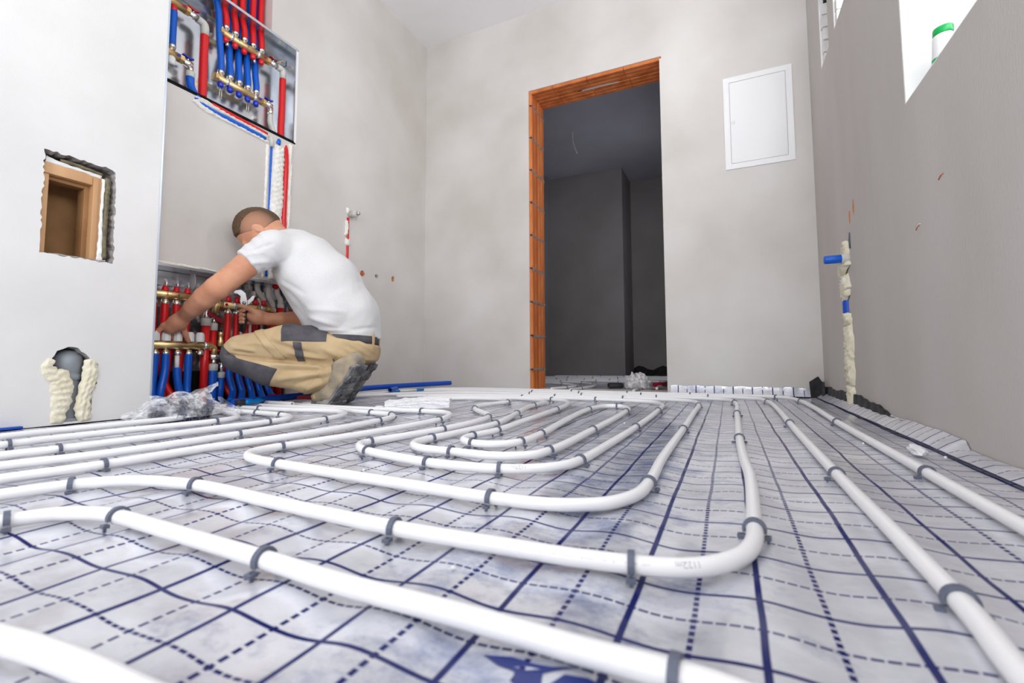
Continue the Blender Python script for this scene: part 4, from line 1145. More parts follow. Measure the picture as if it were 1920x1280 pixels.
# ---- steel cabinets set into the wall
def cabinet(name, y0, y1, z0, z1, label, lip=True):
    root = empty(name, (XM - .055, (y0 + y1) / 2, z0), label, 'cabinet')
    t = .002; xb = XM - .112
    child(MB().box(xb, xb + t, y0, y1, z0, z1), 'back_panel', 'galvanised', root)
    child(MB().box(xb, XM + .003, y1 - t, y1, z0, z1), 'side_panel', 'galvanised', root)
    child(MB().box(xb, XM - .001, y0, y1, z1 - t, z1), 'top_panel', 'galvanised', root)
    if lip:
        child(MB().box(xb, XM - .001, y0, y1, z0, z0 + t), 'bottom_panel', 'galvanised', root)
        child(MB().box(XM - .002, XM + .004, y0, y1, z1 - .010, z1 + .004), 'top_flange', 'galvanised', root)
        child(MB().box(XM - .002, XM + .004, y1 - .008, y1 + .004, z0, z1 - .010), 'side_flange', 'panel_white', root)
    return root
cab_u = cabinet('manifold_cabinet', 1.035, 1.770, 1.414, 1.953, 'open galvanised manifold cabinet high on the wall above the man')
child(MB().box(XM - .108, XM - .088, 1.04, 1.765, 1.885, 1.918), 'mounting_rail', 'galvanised', cab_u)
child(MB().box(XM - .012, XM + .002, 1.035, 1.770, 1.405, 1.420), 'bottom_black_strip', 'pure_dark', cab_u)  # black strip along the cabinet's bottom edge
child(MB().cyl((XM - .10, 1.735, 1.89), (XM - .075, 1.735, 1.89), .006, n=8), 'bolt', 'brass', cab_u)
cab_l = cabinet('manifold_cabinet', 1.035, 1.788, .16, .616, 'open galvanised manifold cabinet at floor level in front of the man', False)
child(MB().box(XM - .10, XM + .012, 1.035, 1.788, .606, .6165), 'top_shelf', 'galvanised', cab_l)
child(MB().box(XM - .11, XM - .09, 1.04, 1.78, .54, .57), 'mounting_rail', 'galvanised', cab_l)
child(MB().box(XM - .111, XM - .108, 1.035, 1.788, .004, .16), 'gap_shade_sheet', 'pure_dark', cab_l)  # black sheet standing in for the shade of the open gap below
fo = foam('foam_bead', [(1.04, .622), (1.2, .621), (1.33, .622), (1.50, .620), (1.62, .621)], [.006, .008, .005, .006, .003], on_rear, .007, 'foam_white', None, 4)
tag(fo, 'thin smear of white foam along the top edge of the floor-level cabinet', 'foam')

def number(txt, y, z, x, root, size=.016, rot=0):
    cu = bpy.data.curves.new('number_mark', 'FONT'); cu.body = txt; cu.size = size; cu.align_x = 'CENTER'; cu.align_y = 'CENTER'
    tmp = bpy.data.objects.new('n', cu); C.objects.link(tmp)
    me = bpy.data.meshes.new_from_object(tmp.evaluated_get(bpy.context.evaluated_depsgraph_get())); bpy.data.objects.remove(tmp)
    for v in me.vertices:
        u, w = v.co.x, v.co.y
        R = .0183; a = w / R; v.co = (x + R * math.cos(a) + .0002 - root.location.x, y + u - root.location.y, z + R * math.sin(a) - root.location.z)
    me.materials.append(MATS['marker']); o = bpy.data.objects.new('number_mark', me); C.objects.link(o); o.parent = root; o['label'] = 'handwritten black ' + txt

def lever_valve(root, y, z, x, col, tee=False):
    child(MB().lathe([(.010, -.020), (.0135, -.018), (.0135, -.006), (.0155, -.004), (.0155, .006), (.0135, .008), (.0135, .018), (.010, .020)], (x, y, z), (0, 1, 0), 12), 'valve_body', 'nickel', root)
    child(MB().cyl((x, y, z + .012), (x, y, z + .024), .005, n=8), 'valve_stem', 'nickel', root)
    m = MB()
    m.prism([(-.024, -.005), (-.018, -.009), (-.006, -.005), (.006, -.005), (.018, -.009), (.024, -.005), (.024, .005), (.018, .009), (.006, .005), (-.006, .005), (-.018, .009), (-.024, .005)],
            lambda u, v, d: (x + v, y + u, z + .024 + d + abs(u) * .18), 0, .006)
    child(m, 'valve_lever', col, root)

def manifold(name, label, y0, y1, z, x, outs, up, capcol, clamps=(), r=.0180):
    """bar along y with hex ends, nipples (up or down) and caps on the other side"""
    root = empty(name, (x, (y0 + y1) / 2, z), label, 'manifold')
    m = MB(); m.lathe([(r, 0), (r, y1 - y0)], (x, y0, z), (0, 1, 0), 20); child(m, 'bar', 'brass', root)
    for ye, d in ((y0, -1), (y1, 1)):
        child(MB().lathe([(r * .7, -.010), (r * 1.16, -.008), (r * 1.16, .008), (r * .7, .010)], (x, ye, z), (0, 1, 0), 6, False), 'end_nut', 'brass', root)
    s = 1 if up else -1
    for yk in outs:
        child(MB().lathe([(.010, .010), (.010, .022), (.0140, .023), (.0140, .029), (.0155, .030), (.0155, .041), (.0125, .043)], (x, yk, z), (0, 0, s), 12), 'hose_nut', 'nickel', root)
        if capcol: child(MB().lathe([(.010, .012), (.0128, .019), (.0136, .021), (.0136, .037), (.0118, .039), (.0085, .0395), (.0085, .043)], (x, yk, z), (0, 0, -s), 12), 'cap', capcol, root)
    for yc in clamps:
        child(MB().lathe([(r + .0004, -.007), (r + .0022, -.007), (r + .0022, .007), (r + .0004, .007)], (x, yc, z), (0, 1, 0), 20), 'clamp_band', 'galvanised', root)
    return root

def flow_meters(root, ys, x, z, col='red_cap', h=.05):
    for yk in ys:
        child(MB().lathe([(.0145, 0), (.0145, .005), (.0125, .008), (.0115, .020), (.0075, .023)], (x, yk, z), (0, 0, 1), 14), 'meter_base', col, root)
        child(MB().lathe([(.0066, .020), (.0066, h), (.0045, h + .003)], (x, yk, z), (0, 0, 1), 12), 'meter_glass', 'clear_plastic', root)
        child(MB().cyl((x, yk, z + .016), (x, yk, z + h - .012), .0022, n=6), 'meter_pin', col, root)

# ---- upper cabinet, right pair of bars
ru = [1.394 + .048 * k for k in range(5)]
bu = [1.377 + .0468 * k for k in range(5)]
ords = ['first', 'second', 'third', 'fourth', 'fifth']
mu = manifold('supply_manifold', 'brass supply manifold with red caps in the upper cabinet, numbered 1 to 4', 1.368, 1.622, 1.814, BX, ru, True, 'red_cap', (1.418, 1.565))
for t, y in zip('1234', (1.400, 1.452, 1.500, 1.545)): number(t, y, 1.814, BX, mu)
child(MB().cyl((BX + .014, 1.598, 1.814), (BX + .020, 1.598, 1.814), .007, n=12), 'red_plug', 'dark_red', mu)
lever_valve(mu, 1.658, 1.818, BX, 'dark_red')
for k in (0, 3): child(MB().cyl((BX + .006, ru[k] + .004, 1.772), (BX + .006, ru[k] + .006, 1.755), .007, n=10), 'drain_nozzle', 'nickel', mu)
child(MB().tube(fillet([(BX, 1.680, 1.818), (BX, 1.719, 1.820), (BX, 1.719, 1.765)], .03), .0165, 14), 'elbow', 'ppr_grey', mu)
mr = manifold('return_manifold', 'brass return manifold with blue caps in the upper cabinet', 1.352, 1.604, 1.574, BX, bu, True, 'blue_cap', (1.404, 1.553))
child(MB().cyl((BX + .012, 1.578, 1.574), (BX + .020, 1.578, 1.574), .006, n=12), 'blue_plug', 'blue_cap', mr)
lever_valve(mr, 1.638, 1.577, BX, 'blue_cap')
child(MB().cyl((BX, 1.650, 1.565), (BX, 1.650, 1.525), .013, n=12), 'union', 'nickel', mr)
child(MB().tube(spline([(BX, 1.650, 1.53), (BX, 1.651, 1.485), (BX, 1.668, 1.45), (BX + .01, 1.676, 1.40)], .008), .0135, 12), 'swan_neck', 'ppr_grey', mr)
for k in (0, 3):
    for q in (-1, 1): child(MB().cyl((BX + .004, bu[k] + q * .005, 1.535), (BX + .004, bu[k] + q * .005, 1.475), .0022, n=6), 'mounting_pin', 'steel', mr)
for k in range(5):
    y = ru[k]; lean = (-.012, -.010, -.012, -.004, -.006)[k]
    hose('red_hose', [(BX, y, 1.850), (BX, y - .001, 1.89), (BX - .003, y + lean, 1.955), (BX - .006, y + lean * 1.6 + .004, 2.12), (BX - .004, y + lean + .006, 2.40), (BX, y + lean, 2.742)], .0146, 'red_hose',
         'red corrugated hose rising from the %s outlet of the upper supply manifold' % ords[k], 'red hoses above the upper supply manifold')
    y = bu[k]; d = (-.022, .018, .022, .020, .020)[k]; xx = BX - .001 if k == 0 else BX - .032
    hose('blue_hose', [(BX, y, 1.610), (BX, y, 1.64), (xx * .5 + BX * .5, y + d * .2, 1.70), (xx, y + d * .6, 1.78), (xx, y + d, 1.90), (xx, y + d * 1.1 if k else y - .036, 1.97), (xx, y + d if k else 1.352, 2.2), (xx, y + d if k else 1.352, 2.742)], .0146, 'blue_hose',
         'blue corrugated hose rising from the %s outlet of the upper return manifold' % ords[k], 'blue hoses above the upper return manifold')
hose('red_pipe', [(BX, 1.719, 1.768), (BX, 1.719, 1.60), (BX + .004, 1.717, 1.43), (XM - .012, 1.716, 1.36), (XM - .006, 1.714, 1.00), (XM - .006, 1.712, .64), (BX, 1.712, .60)], .0170, 'red_hose', 'thick red insulated pipe dropping from the upper supply manifold elbow', None, .01, .0002, 14)

# ---- upper cabinet, left pair, half hidden by the white wall
ml = manifold('supply_manifold', 'brass supply manifold peeking past the white wall in the upper cabinet', 1.06, 1.212, 1.806, BX, [1.105, 1.157], True, 'red_cap', ())
child(MB().cyl((BX + .012, 1.195, 1.808), (BX + .020, 1.195, 1.808), .008, n=12), 'red_plug', 'dark_red', ml)
lever_valve(ml, 1.240, 1.802, BX, 'red_cap')
child(MB().tube(fillet([(BX, 1.258, 1.80), (BX, 1.294, 1.796), (BX, 1.294, 1.738)], .03), .0175, 14), 'elbow', 'ppr_grey', ml)
m2 = manifold('return_manifold', 'brass return manifold peeking past the white wall below its twin', 1.06, 1.195, 1.566, BX, [1.110, 1.157], True, 'white_cap', ())
child(MB().cyl((BX + .012, 1.178, 1.567), (BX + .020, 1.178, 1.567), .006, n=12), 'blue_plug', 'blue_cap', m2)
child(MB().lathe([(.013, -.012), (.0165, -.018), (.0165, -.044), (.013, -.050)], (BX, 1.157, 1.566), (0, 0, 1), 10), 'white_drain_cap', 'white_cap', m2)
lever_valve(m2, 1.226, 1.562, BX, 'blue_cap')
child(MB().cyl((BX, 1.238, 1.552), (BX, 1.238, 1.530), .012, n=12), 'union', 'nickel', m2)
child(MB().lathe([(.016, 0), (.019, .003), (.019, .026), (.016, .028)], (BX, 1.238, 1.502), (0, 0, 1), 16), 'grey_socket', 'ppr_grey', m2)
hose('blue_hose', [(BX - .002, 1.157, 1.606), (BX - .002, 1.157, 1.70), (BX - .006, 1.158, 1.775), (BX - .035, 1.157, 1.83), (BX - .040, 1.15, 2.0 - .06)], .0150, 'blue_hose', 'blue hose between the two bars right beside the white wall edge', None)
hose('red_hose', [(BX, 1.157, 1.845), (BX, 1.155, 1.89), (BX - .01, 1.15, 1.948)], .0146, 'red_hose', 'short red hose at the very top beside the white wall edge', None)
hose('red_pipe', [(BX, 1.294, 1.742), (BX, 1.2935, 1.58), (BX + .004, 1.293, 1.437)], .0180, 'red_hose', 'thick red insulated pipe standing in the left half of the upper cabinet', None, .008, .0002, 14)
hose('blue_pipe', [(BX, 1.238, 1.505), (BX + .004, 1.240, 1.46), (BX + .03, 1.247, 1.415), (XM - .003, 1.250, 1.385)], .0175, 'blue_hose', 'thick blue insulated pipe leaving the bottom of the upper cabinet', None, .008, .0002, 14)

# ---- foamed-in chase below the upper cabinet
hose('red_pipe', [(XM - .004, 1.31, 1.399), (XM - .004, 1.45, 1.394), (XM - .004, 1.598, 1.386)], .0125, 'red_hose', 'red pipe running level in the foam just below the upper cabinet', None, .02, 0)
hose('blue_pipe', [(XM - .004, 1.255, 1.385), (XM - .003, 1.30, 1.372), (XM - .003, 1.45, 1.366), (XM - .003, 1.590, 1.362)], .0115, 'blue_hose', 'blue pipe running level in the foam just below the upper cabinet', None, .02, 0)
hose('blue_pipe', [(BX + .012, 1.676, 1.404), (XM - .01, 1.672, 1.385), (XM - .006, 1.664, 1.36)], .0155, 'blue_hose', 'short blue sleeve under the grey swan neck at the cabinet corner', None, .01, 0)
hose('blue_pipe', [(XM - .004, 1.626, 1.335), (XM - .004, 1.624, 1.20), (XM - .006, 1.622, 1.05), (XM - .004, 1.617, .80), (XM - .004, 1.620, .64)], .0085, 'blue_hose', 'blue pipe running down the foamed wall chase behind the head', None, .02, 0)
ch = empty('foamed_chase', (XM, 1.60, 1.30), 'white expanding foam filling the pipe chase below the upper cabinet', 'foam')
def ch_foam(*a): 
    o = foam('foam_bead', *a); o.parent = ch; o.matrix_parent_inverse = Matrix.Translation(ch.location).inverted(); return o
ch_foam([(1.235, 1.392), (1.27, 1.396), (1.33, 1.388), (1.42, 1.382), (1.52, 1.378), (1.60, 1.373)], [.012, .014, .009, .006, .007, .009], on_rear, .014, 'foam_white', None, 11)
ch_foam([(1.225, 1.378), (1.27, 1.362), (1.36, 1.353), (1.46, 1.350), (1.58, 1.344), (1.605, 1.342)], [.010, .013, .008, .007, .008, .010], on_rear, .013, 'foam_white', None, 12)
ch_foam([(1.603, 1.335), (1.602, 1.20), (1.600, 1.0), (1.600, .80), (1.602, .63)], [.009, .008, .008, .009, .008], on_rear, .008, 'foam_white', None, 13)
ch_foam([(1.668, 1.352), (1.668, 1.28), (1.664, 1.18), (1.668, 1.08), (1.660, .98), (1.662, .86), (1.664, .74), (1.662, .63)], [.026, .032, .034, .034, .032, .036, .034, .03], on_rear, .024, 'foam_white', None, 14, .2, 13)
ch_foam([(1.744, 1.395), (1.743, 1.25), (1.742, 1.05), (1.741, .85), (1.741, .63)], [.012, .012, .010, .012, .010], on_rear, .010, 'foam_white', None, 15)
child(MB().tube(fillet([(XM + .002, 1.606, 1.372), (XM + .003, 1.620, 1.368), (XM + .003, 1.626, 1.33)], .014), .012, 12), 'grey_elbow', 'ppr_grey', ch)

# ---- lower cabinet, left pair of bars
lu = manifold('supply_manifold', 'brass supply manifold with red flow meters beside the white wall, numbered 3 and 4', 1.06, 1.372, .493, LX, [1.128, 1.174, 1.220, 1.266, 1.312], False, None, ())
flow_meters(lu, [1.126, 1.171, 1.216, 1.262, 1.308], LX, .507)
number('3', 1.172, .493, LX, lu, .020); number('4', 1.218, .493, LX, lu, .020); number('2', 1.128, .493, LX, lu, .020)
child(MB().cyl((LX - .004, 1.285, .53), (LX - .004, 1.285, .60), .012, n=12), 'clear_tube', 'clear_plastic', lu)
ll = manifold('return_manifold', 'brass return manifold with white caps that the left hand grips', 1.06, 1.368, .276, LX, [1.144, 1.185, 1.232, 1.279, 1.328], False, None, (1.347,))
for y in (1.141, 1.184, 1.231, 1.281, 1.326):
    child(MB().lathe([(.0165, .016), (.0182, .019), (.0182, .046), (.0150, .056), (.011, .060)], (LX, y, .276), (0, 0, 1), 10, False), 'white_cap', 'white_cap', ll)
child(MB().tube(fillet([(LX, 1.370, .272), (LX, 1.392, .270), (LX, 1.392, .235)], .02), .014, 12), 'brass_elbow', 'brass', ll)
lever_valve(ll, 1.392, .226, LX + .002, 'red_cap')
child(MB().lathe([(.016, 0), (.0195, .003), (.0195, .030), (.0165, .033)], (LX, 1.392, .160), (0, 0, 1), 16), 'grey_socket', 'ppr_grey', ll)
child(MB().cyl((LX, 1.392, .19), (LX, 1.392, .212), .011, n=10), 'union', 'nickel', ll)
n3 = ['first', 'second', 'third', 'fourth']
ends = [[(LX, 1.144, .238), (LX, 1.142, .16), (LX + .01, 1.133, .08), (LX + .05, 1.120, .016)], [(LX, 1.185, .238), (LX + .004, 1.182, .16), (LX + .02, 1.160, .07), (LX + .07, 1.135, .017)],
        [(LX, 1.232, .178), (LX + .004, 1.236, .12), (LX + .012, 1.250, .05), (LX + .05, 1.262, .018)], [(LX, 1.279, .238), (LX, 1.279, .15), (LX + .006, 1.278, .06), (LX + .04, 1.280, .018)]]
for k, e in enumerate(ends):
    hose('blue_hose', e, .0150, 'blue_hose', 'blue corrugated hose hanging from the lower return manifold, %s from the white wall' % n3[k], 'blue hoses below the lower return manifold')
o = MB().cyl((LX, 1.232, .240), (LX, 1.2325, .165), .0088).build('bare_pipe', 'pipe_white'); tag(o, 'bare white pipe end between nut and blue hose under the white caps', 'pipe')
rends = [[(LX, 1.128, .455), (LX - .002, 1.128, .3), (LX - .025, 1.125, .2), (LX - .03, 1.11, .02)], [(LX, 1.174, .455), (LX - .004, 1.174, .36), (LX - .03, 1.178, .25), (LX - .03, 1.20, .12), (LX - .005, 1.235, .04), (LX + .04, 1.262, .016)],
         [(LX, 1.220, .455), (LX - .004, 1.219, .36), (LX - .032, 1.215, .25), (LX - .035, 1.205, .10), (LX - .03, 1.19, .016)], [(LX, 1.266, .455), (LX - .004, 1.266, .36), (LX - .032, 1.264, .25), (LX - .036, 1.262, .08), (LX - .03, 1.27, .016)]]
for k, e in enumerate(rends):
    hose('red_hose', e, .0146, 'red_hose', 'red corrugated hose hanging from the lower supply manifold, %s from the white wall' % n3[k], 'red hoses below the lower left supply manifold')
# thick pipes with grey sockets and red levers
for y, zt, nm in ((1.358, .405, 'nearer the hand'), (1.394, .385, 'beside the air vent')):
    r = .0175 if y < 1.37 else .013
    p = empty('pipe_riser', (LX - .012, y, zt), 'thick red riser pipe with grey socket and red lever valve, ' + nm, 'pipe')
    child(MB().lathe([(r, -.42 + (.405 - zt)), (r, -.03)], (LX - .012, y, zt), (0, 0, 1), 16), 'red_sleeve', 'red_hose', p)
    child(MB().lathe([(r + .001, -.036), (r + .004, -.034), (r + .004, -.004), (r, 0)], (LX - .012, y, zt), (0, 0, 1), 18), 'grey_socket', 'ppr_grey', p)
    child(MB().lathe([(.009, 0), (.012, .004), (.012, .018), (.009, .022), (.009, .05)], (LX - .012, y, zt), (0, 0, 1), 12), 'valve_body', 'nickel', p)
    m = MB().prism([(-.006, -.008), (.018, -.011), (.028, -.006), (.028, .004), (.016, .008), (-.006, .008)], lambda u, v, d, y=y, zt=zt: (LX + .004 + d, y + u, zt + .022 + v - u * .5), 0, .006)
    child(m, 'valve_lever', 'dark_red', p)
child(MB().lathe([(.009, .0), (.012, .002), (.012, .03), (.0085, .036), (.0085, .052), (.011, .054), (.011, .066), (.004, .070), (.004, .078)], (LX + .004, 1.418, .275), (0, 0, 1), 14), 'air_vent', 'brass', ll)
child(MB().cyl((LX + .004, 1.418, .345), (LX + .004, 1.418, .362), .0055, n=8), 'vent_cap', 'tool_black', ll)
hose('blue_pipe', [(LX, 1.392, .163), (LX, 1.392, .012)], .0180, 'blue_hose', 'thick blue pipe standing below the grey socket near the knee', None, .008, .0004, 14)
p = empty('pipe_riser', (LX, 1.430, .150), 'slimmer blue riser pipe with grey socket right beside the knee', 'pipe')
child(MB().lathe([(.0145, -.14), (.0145, -.02)], (LX, 1.430, .150), (0, 0, 1), 16), 'blue_sleeve', 'blue_hose', p)
child(MB().lathe([(.0155, -.024), (.0175, -.022), (.0175, .002), (.014, .004)], (LX, 1.430, .150), (0, 0, 1), 16), 'grey_socket', 'ppr_grey', p)
child(MB().cyl((LX, 1.430, .150), (LX, 1.430, .20), .010, n=10), 'union', 'nickel', p)
# ---- lower cabinet, right bars
rr = manifold('supply_manifold', 'brass supply manifold behind the pliers, numbered 4 and 5', 1.412, 1.676, .475, LX, [1.452, 1.497, 1.545, 1.594, 1.642], False, 'red_cap', (1.478, 1.622))
for y in (1.470, 1.566): child(MB().cyl((LX - .01, y, .50), (LX - .01, y, .585), .011, n=12), 'clear_tube', 'clear_plastic', rr)
number('4', 1.594, .475, LX, rr, .018); number('5', 1.645, .475, LX, rr, .018)
child(MB().tube(fillet([(LX, 1.414, .475), (LX, 1.394, .474), (LX - .006, 1.394, .43)], .02), .0145, 12), 'brass_elbow', 'brass', rr)
child(MB().cyl((LX + .012, 1.432, .475), (LX + .020, 1.432, .475), .007, n=12), 'red_plug', 'dark_red', rr)
for k, y in enumerate((1.452, 1.497, 1.545, 1.594)):
    hose('red_hose', [(LX, y, .438), (LX, y, .33), (LX - .012, y, .2), (LX - .02, y + .01, .09), (LX + .02, y + .045, .018)], .0146, 'red_hose', 'red corrugated hose hanging behind the knee, %s from the brass elbow' % n3[k], 'red hoses below the lower right supply manifold')
for k, y in enumerate((1.462, 1.507, 1.555, 1.602, 1.650)):
    hose('blue_hose', [(LX + .012, y, .235), (LX + .014, y, .13), (LX + .03, y + .01, .06), (LX + .07, y - .03 + .01 * k, .017)], .0150, 'blue_hose', 'blue corrugated hose bending to the floor under the knee, %s from the risers' % ords[k], 'blue hoses under the knee')
rl = manifold('return_manifold', 'brass return manifold hidden low behind the bent leg', 1.44, 1.68, .262, LX + .012, [1.462, 1.507, 1.555, 1.602, 1.650], False, 'white_cap', ())
for k, (y, zt, col, nm) in enumerate(((1.700, .478, 'red', 'next to the manifold end'), (1.748, .505, 'red', 'closest to the cabinet side'))):
    p = empty('pipe_riser', (LX - .01, y, zt), 'thick red riser with grey fittings in the cabinet corner, ' + nm, 'pipe')
    child(MB().lathe([(.0185, -zt + .01), (.0185, -.012)], (LX - .01, y, zt), (0, 0, 1), 16), 'red_sleeve', 'red_hose', p)
    child(MB().lathe([(.0185, -.014), (.0195, -.012), (.0195, .004), (.015, .008)], (LX - .01, y, zt), (0, 0, 1), 16), 'grey_socket', 'ppr_grey', p)
    child(MB().tube(spline([(LX - .01, y, zt + .006), (LX - .01, y - .002, zt + .03), (LX - .01, y - .022, zt + .06), (LX - .01, y - .026, zt + .085), (LX - .01, y - .028, .616)], .008), .0145, 12), 'swan_neck', 'ppr_grey', p)
p = empty('swan_neck_pipe', (LX - .01, 1.612, .60), 'grey swan neck pipe dropping under the cabinet shelf beside the T-shirt', 'pipe')
child(MB().tube(spline([(LX - .01, 1.608, .612), (LX - .01, 1.610, .575), (LX - .01, 1.630, .545), (LX - .01, 1.650, .52)], .008), .0135, 12), 'grey_pipe', 'ppr_grey', p)
child(MB().cyl((LX - .01, 1.606, .63), (LX - .01, 1.607, .605), .0165, n=14), 'blue_sleeve', 'blue_hose', p)

# ---- capped stub with red pipe further along the wall
st = empty('wall_stub', (XM, 2.19, 1.13), 'grey capped pipe stub sticking out of the rear left wall', 'pipe stub')
child(MB().lathe([(.020, -.01), (.020, .03), (.022, .032), (.022, .052), (.018, .055)], (XM, 2.19, 1.130), (1, .15, 0), 16), 'grey_fitting', 'ppr_grey', st)
child(MB().lathe([(.012, .05), (.012, .070), (.009, .074)], (XM, 2.19, 1.130), (1, .15, 0), 6, False), 'steel_plug', 'steel', st)
hose('red_pipe', [(XM - .005, 2.178, 1.105), (XM - .004, 2.178, 1.0), (XM - .005, 2.176, .80), (XM - .012, 2.175, .74)], .0115, 'red_hose', 'red pipe in the wall below the capped stub', None, .02, 0)
f1 = empty('stub_foam', (XM, 2.165, 1.05), 'white foam dabs around the red pipe below the capped stub', 'foam')
for pts, hw, sd in (([(2.168, 1.168), (2.172, 1.148), (2.174, 1.13)], [.007, .011, .008], 21), ([(2.164, 1.085), (2.163, 1.05), (2.162, 1.005), (2.158, .985)], [.008, .008, .008, .012], 22), ([(2.176, .972), (2.176, .945), (2.172, .925)], [.014, .020, .012], 23)):
    o = foam('foam_bead', pts, hw, on_rear, .016, 'foam_white', None, sd); o.parent = f1; o.matrix_parent_inverse = Matrix.Translation(f1.location).inverted()
for a, b in (((2.168, 1.165), (2.150, 1.182)), ((2.176, 1.166), (2.184, 1.185)), ((2.19, 1.0), (2.19, .995))):
    pass
# ---------------------------------------------------------------- niche and drain in the white wall
def film_material(name, lo, hi):
    """clear crinkled polythene: mostly see-through, milky along the creases, shiny"""
    m = bpy.data.materials.new(name); m.use_nodes = True; MATS[name] = m; nt = m.node_tree
    b = nt.nodes['Principled BSDF']; b.inputs['Base Color'].default_value = (.93, .94, .97, 1); b.inputs['Roughness'].default_value = .16; b.inputs['Specular IOR Level'].default_value = .9
    tc = nd(nt, 'ShaderNodeTexCoord')
    n = nd(nt, 'ShaderNodeTexNoise', inp={0: tc.outputs['Object'], 2: 13.0, 3: 3.0, 4: .5})
    r = mth(nt, 'ABSOLUTE', mth(nt, 'ADD', n.outputs[0], -.5))                       # creases where the noise crosses its mean
    c = mth(nt, 'ADD', 1.0, mth(nt, 'MULTIPLY', r, -11.0), clamp=True)
    nt.links.new(mth(nt, 'ADD', lo, mth(nt, 'MULTIPLY', c, hi - lo)), b.inputs['Alpha'])
    bp = nd(nt, 'ShaderNodeBump'); bp.inputs['Strength'].default_value = .9; bp.inputs['Distance'].default_value = .006
    nt.links.new(c, bp.inputs['Height']); nt.links.new(bp.outputs[0], b.inputs['Normal'])
film_material('film', .10, .62); film_material('film_thick', .34, .85)
mat('eps', (0.90, 0.905, 0.92), .8, col2=(0.80, 0.81, 0.84), vscale=110, bump=.6, bscale=150, spec=.3)
mat('tube_blue', (0.004, 0.075, 0.50), .4)
mat('handle_blue', (0.0, 0.22, 0.62), .3)
mat('plier_red', (0.33, 0.012, 0.022), .35)
mat('green_cap', (0.0, 0.42, 0.09), .35)
mat('bottle_white', (0.88, 0.89, 0.89), .3)
mat('cable_brown', (0.30, 0.20, 0.12), .6)
on_left = lambda u, v, d: (XL + d, u, v)
on_right = lambda u, v, d: (XR - d, u, v)
MB().box(XL - .42, XL - .171, YF, LEFT_END, 0, ZC).build('backing', 'concrete', wall_left)
def inset(loop, f, c): return [(c[0] + (u - c[0]) * f, c[1] + (v - c[1]) * f) for u, v in loop]
for loop, c in ((niche, (.788, .725)), (arch, (.79, .12))):
    rs = random.Random(9); m = MB(); L2 = inset(loop, .992, c); n = len(L2); K = 5; vs = []
    for k in range(K):
        d = .0015 + .085 * k / (K - 1)
        for u, v in L2:
            j = 1 - (rs.uniform(0, .030) if 0 < k else 0); q = inset([(u, v)], j, c)[0]; vs.append((XL - d, q[0], max(q[1], .002)))
    m.add(vs, [(k * n + i, k * n + (i + 1) % n, (k + 1) * n + (i + 1) % n, (k + 1) * n + i) for k in range(K - 1) for i in range(n)])
    m.build('broken_edge', 'plaster_raw', wall_left)
nb = empty('timber_niche', (XL - .06, .78, .556), 'small timber framed box set into the square niche', 'box frame')
child(MB().cbox(XL - .075, XL - .018, .826, .850, .556, .860, .002), 'right_stile', 'timber', nb)
child(MB().cbox(XL - .075, XL - .018, .694, .826, .822, .858, .002), 'top_rail', 'timber', nb)
child(MB().cbox(XL - .075, XL - .022, .690, .712, .556, .822, .002), 'left_stile', 'timber', nb)
child(MB().cbox(XL - .085, XL - .040, .812, .827, .556, .824, .002), 'inner_stop', 'brown_board', nb)
child(MB().cbox(XL - .085, XL - .040, .712, .812, .808, .824, .002), 'inner_head', 'brown_board', nb)
child(MB().box(XL - .168, XL - .160, .66, .86, .53, .87), 'back_board', 'brown_board', nb)
child(MB().box(XL - .160, XL - .06, .690, .698, .54, .83), 'side_board', 'brown_board', nb)
child(MB().box(XL - .160, XL - .06, .69, .84, .545, .557), 'bottom_board', 'brown_board', nb)
child(MB().cbox(XL - .020, XL - .014, .826, .843, .56, .85, .002), 'stile_bead', 'timber', nb)
def seal(pts, hw, sd, mm='olive_seal', h=.012): 
    o = foam('seal', pts, hw, lambda u, v, d: (XL - .020 + d, u, v), h, mm, None, sd, .22); o.parent = nb; o.matrix_parent_inverse = Matrix.Translation(nb.location).inverted()
seal([(.869, .862), (.868, .80), (.867, .72), (.866, .65), (.868, .57)], [.008, .0085, .008, .008, .009], 51)
seal([(.735, .876), (.78, .875), (.83, .870), (.852, .868)], [.006, .006, .006, .004], 52)
seal([(.856, .855), (.855, .78), (.854, .70), (.856, .62), (.855, .56)], [.006, .005, .006, .009, .012], 53, 'plaster_white', .008)
seal([(.70, .868), (.74, .864), (.80, .862), (.85, .858)], [.012, .008, .006, .010], 54, 'plaster_white', .006)
seal([(.70, .552), (.76, .556), (.82, .553), (.875, .556)], [.006, .007, .008, .010], 55, 'plaster_raw', .010)
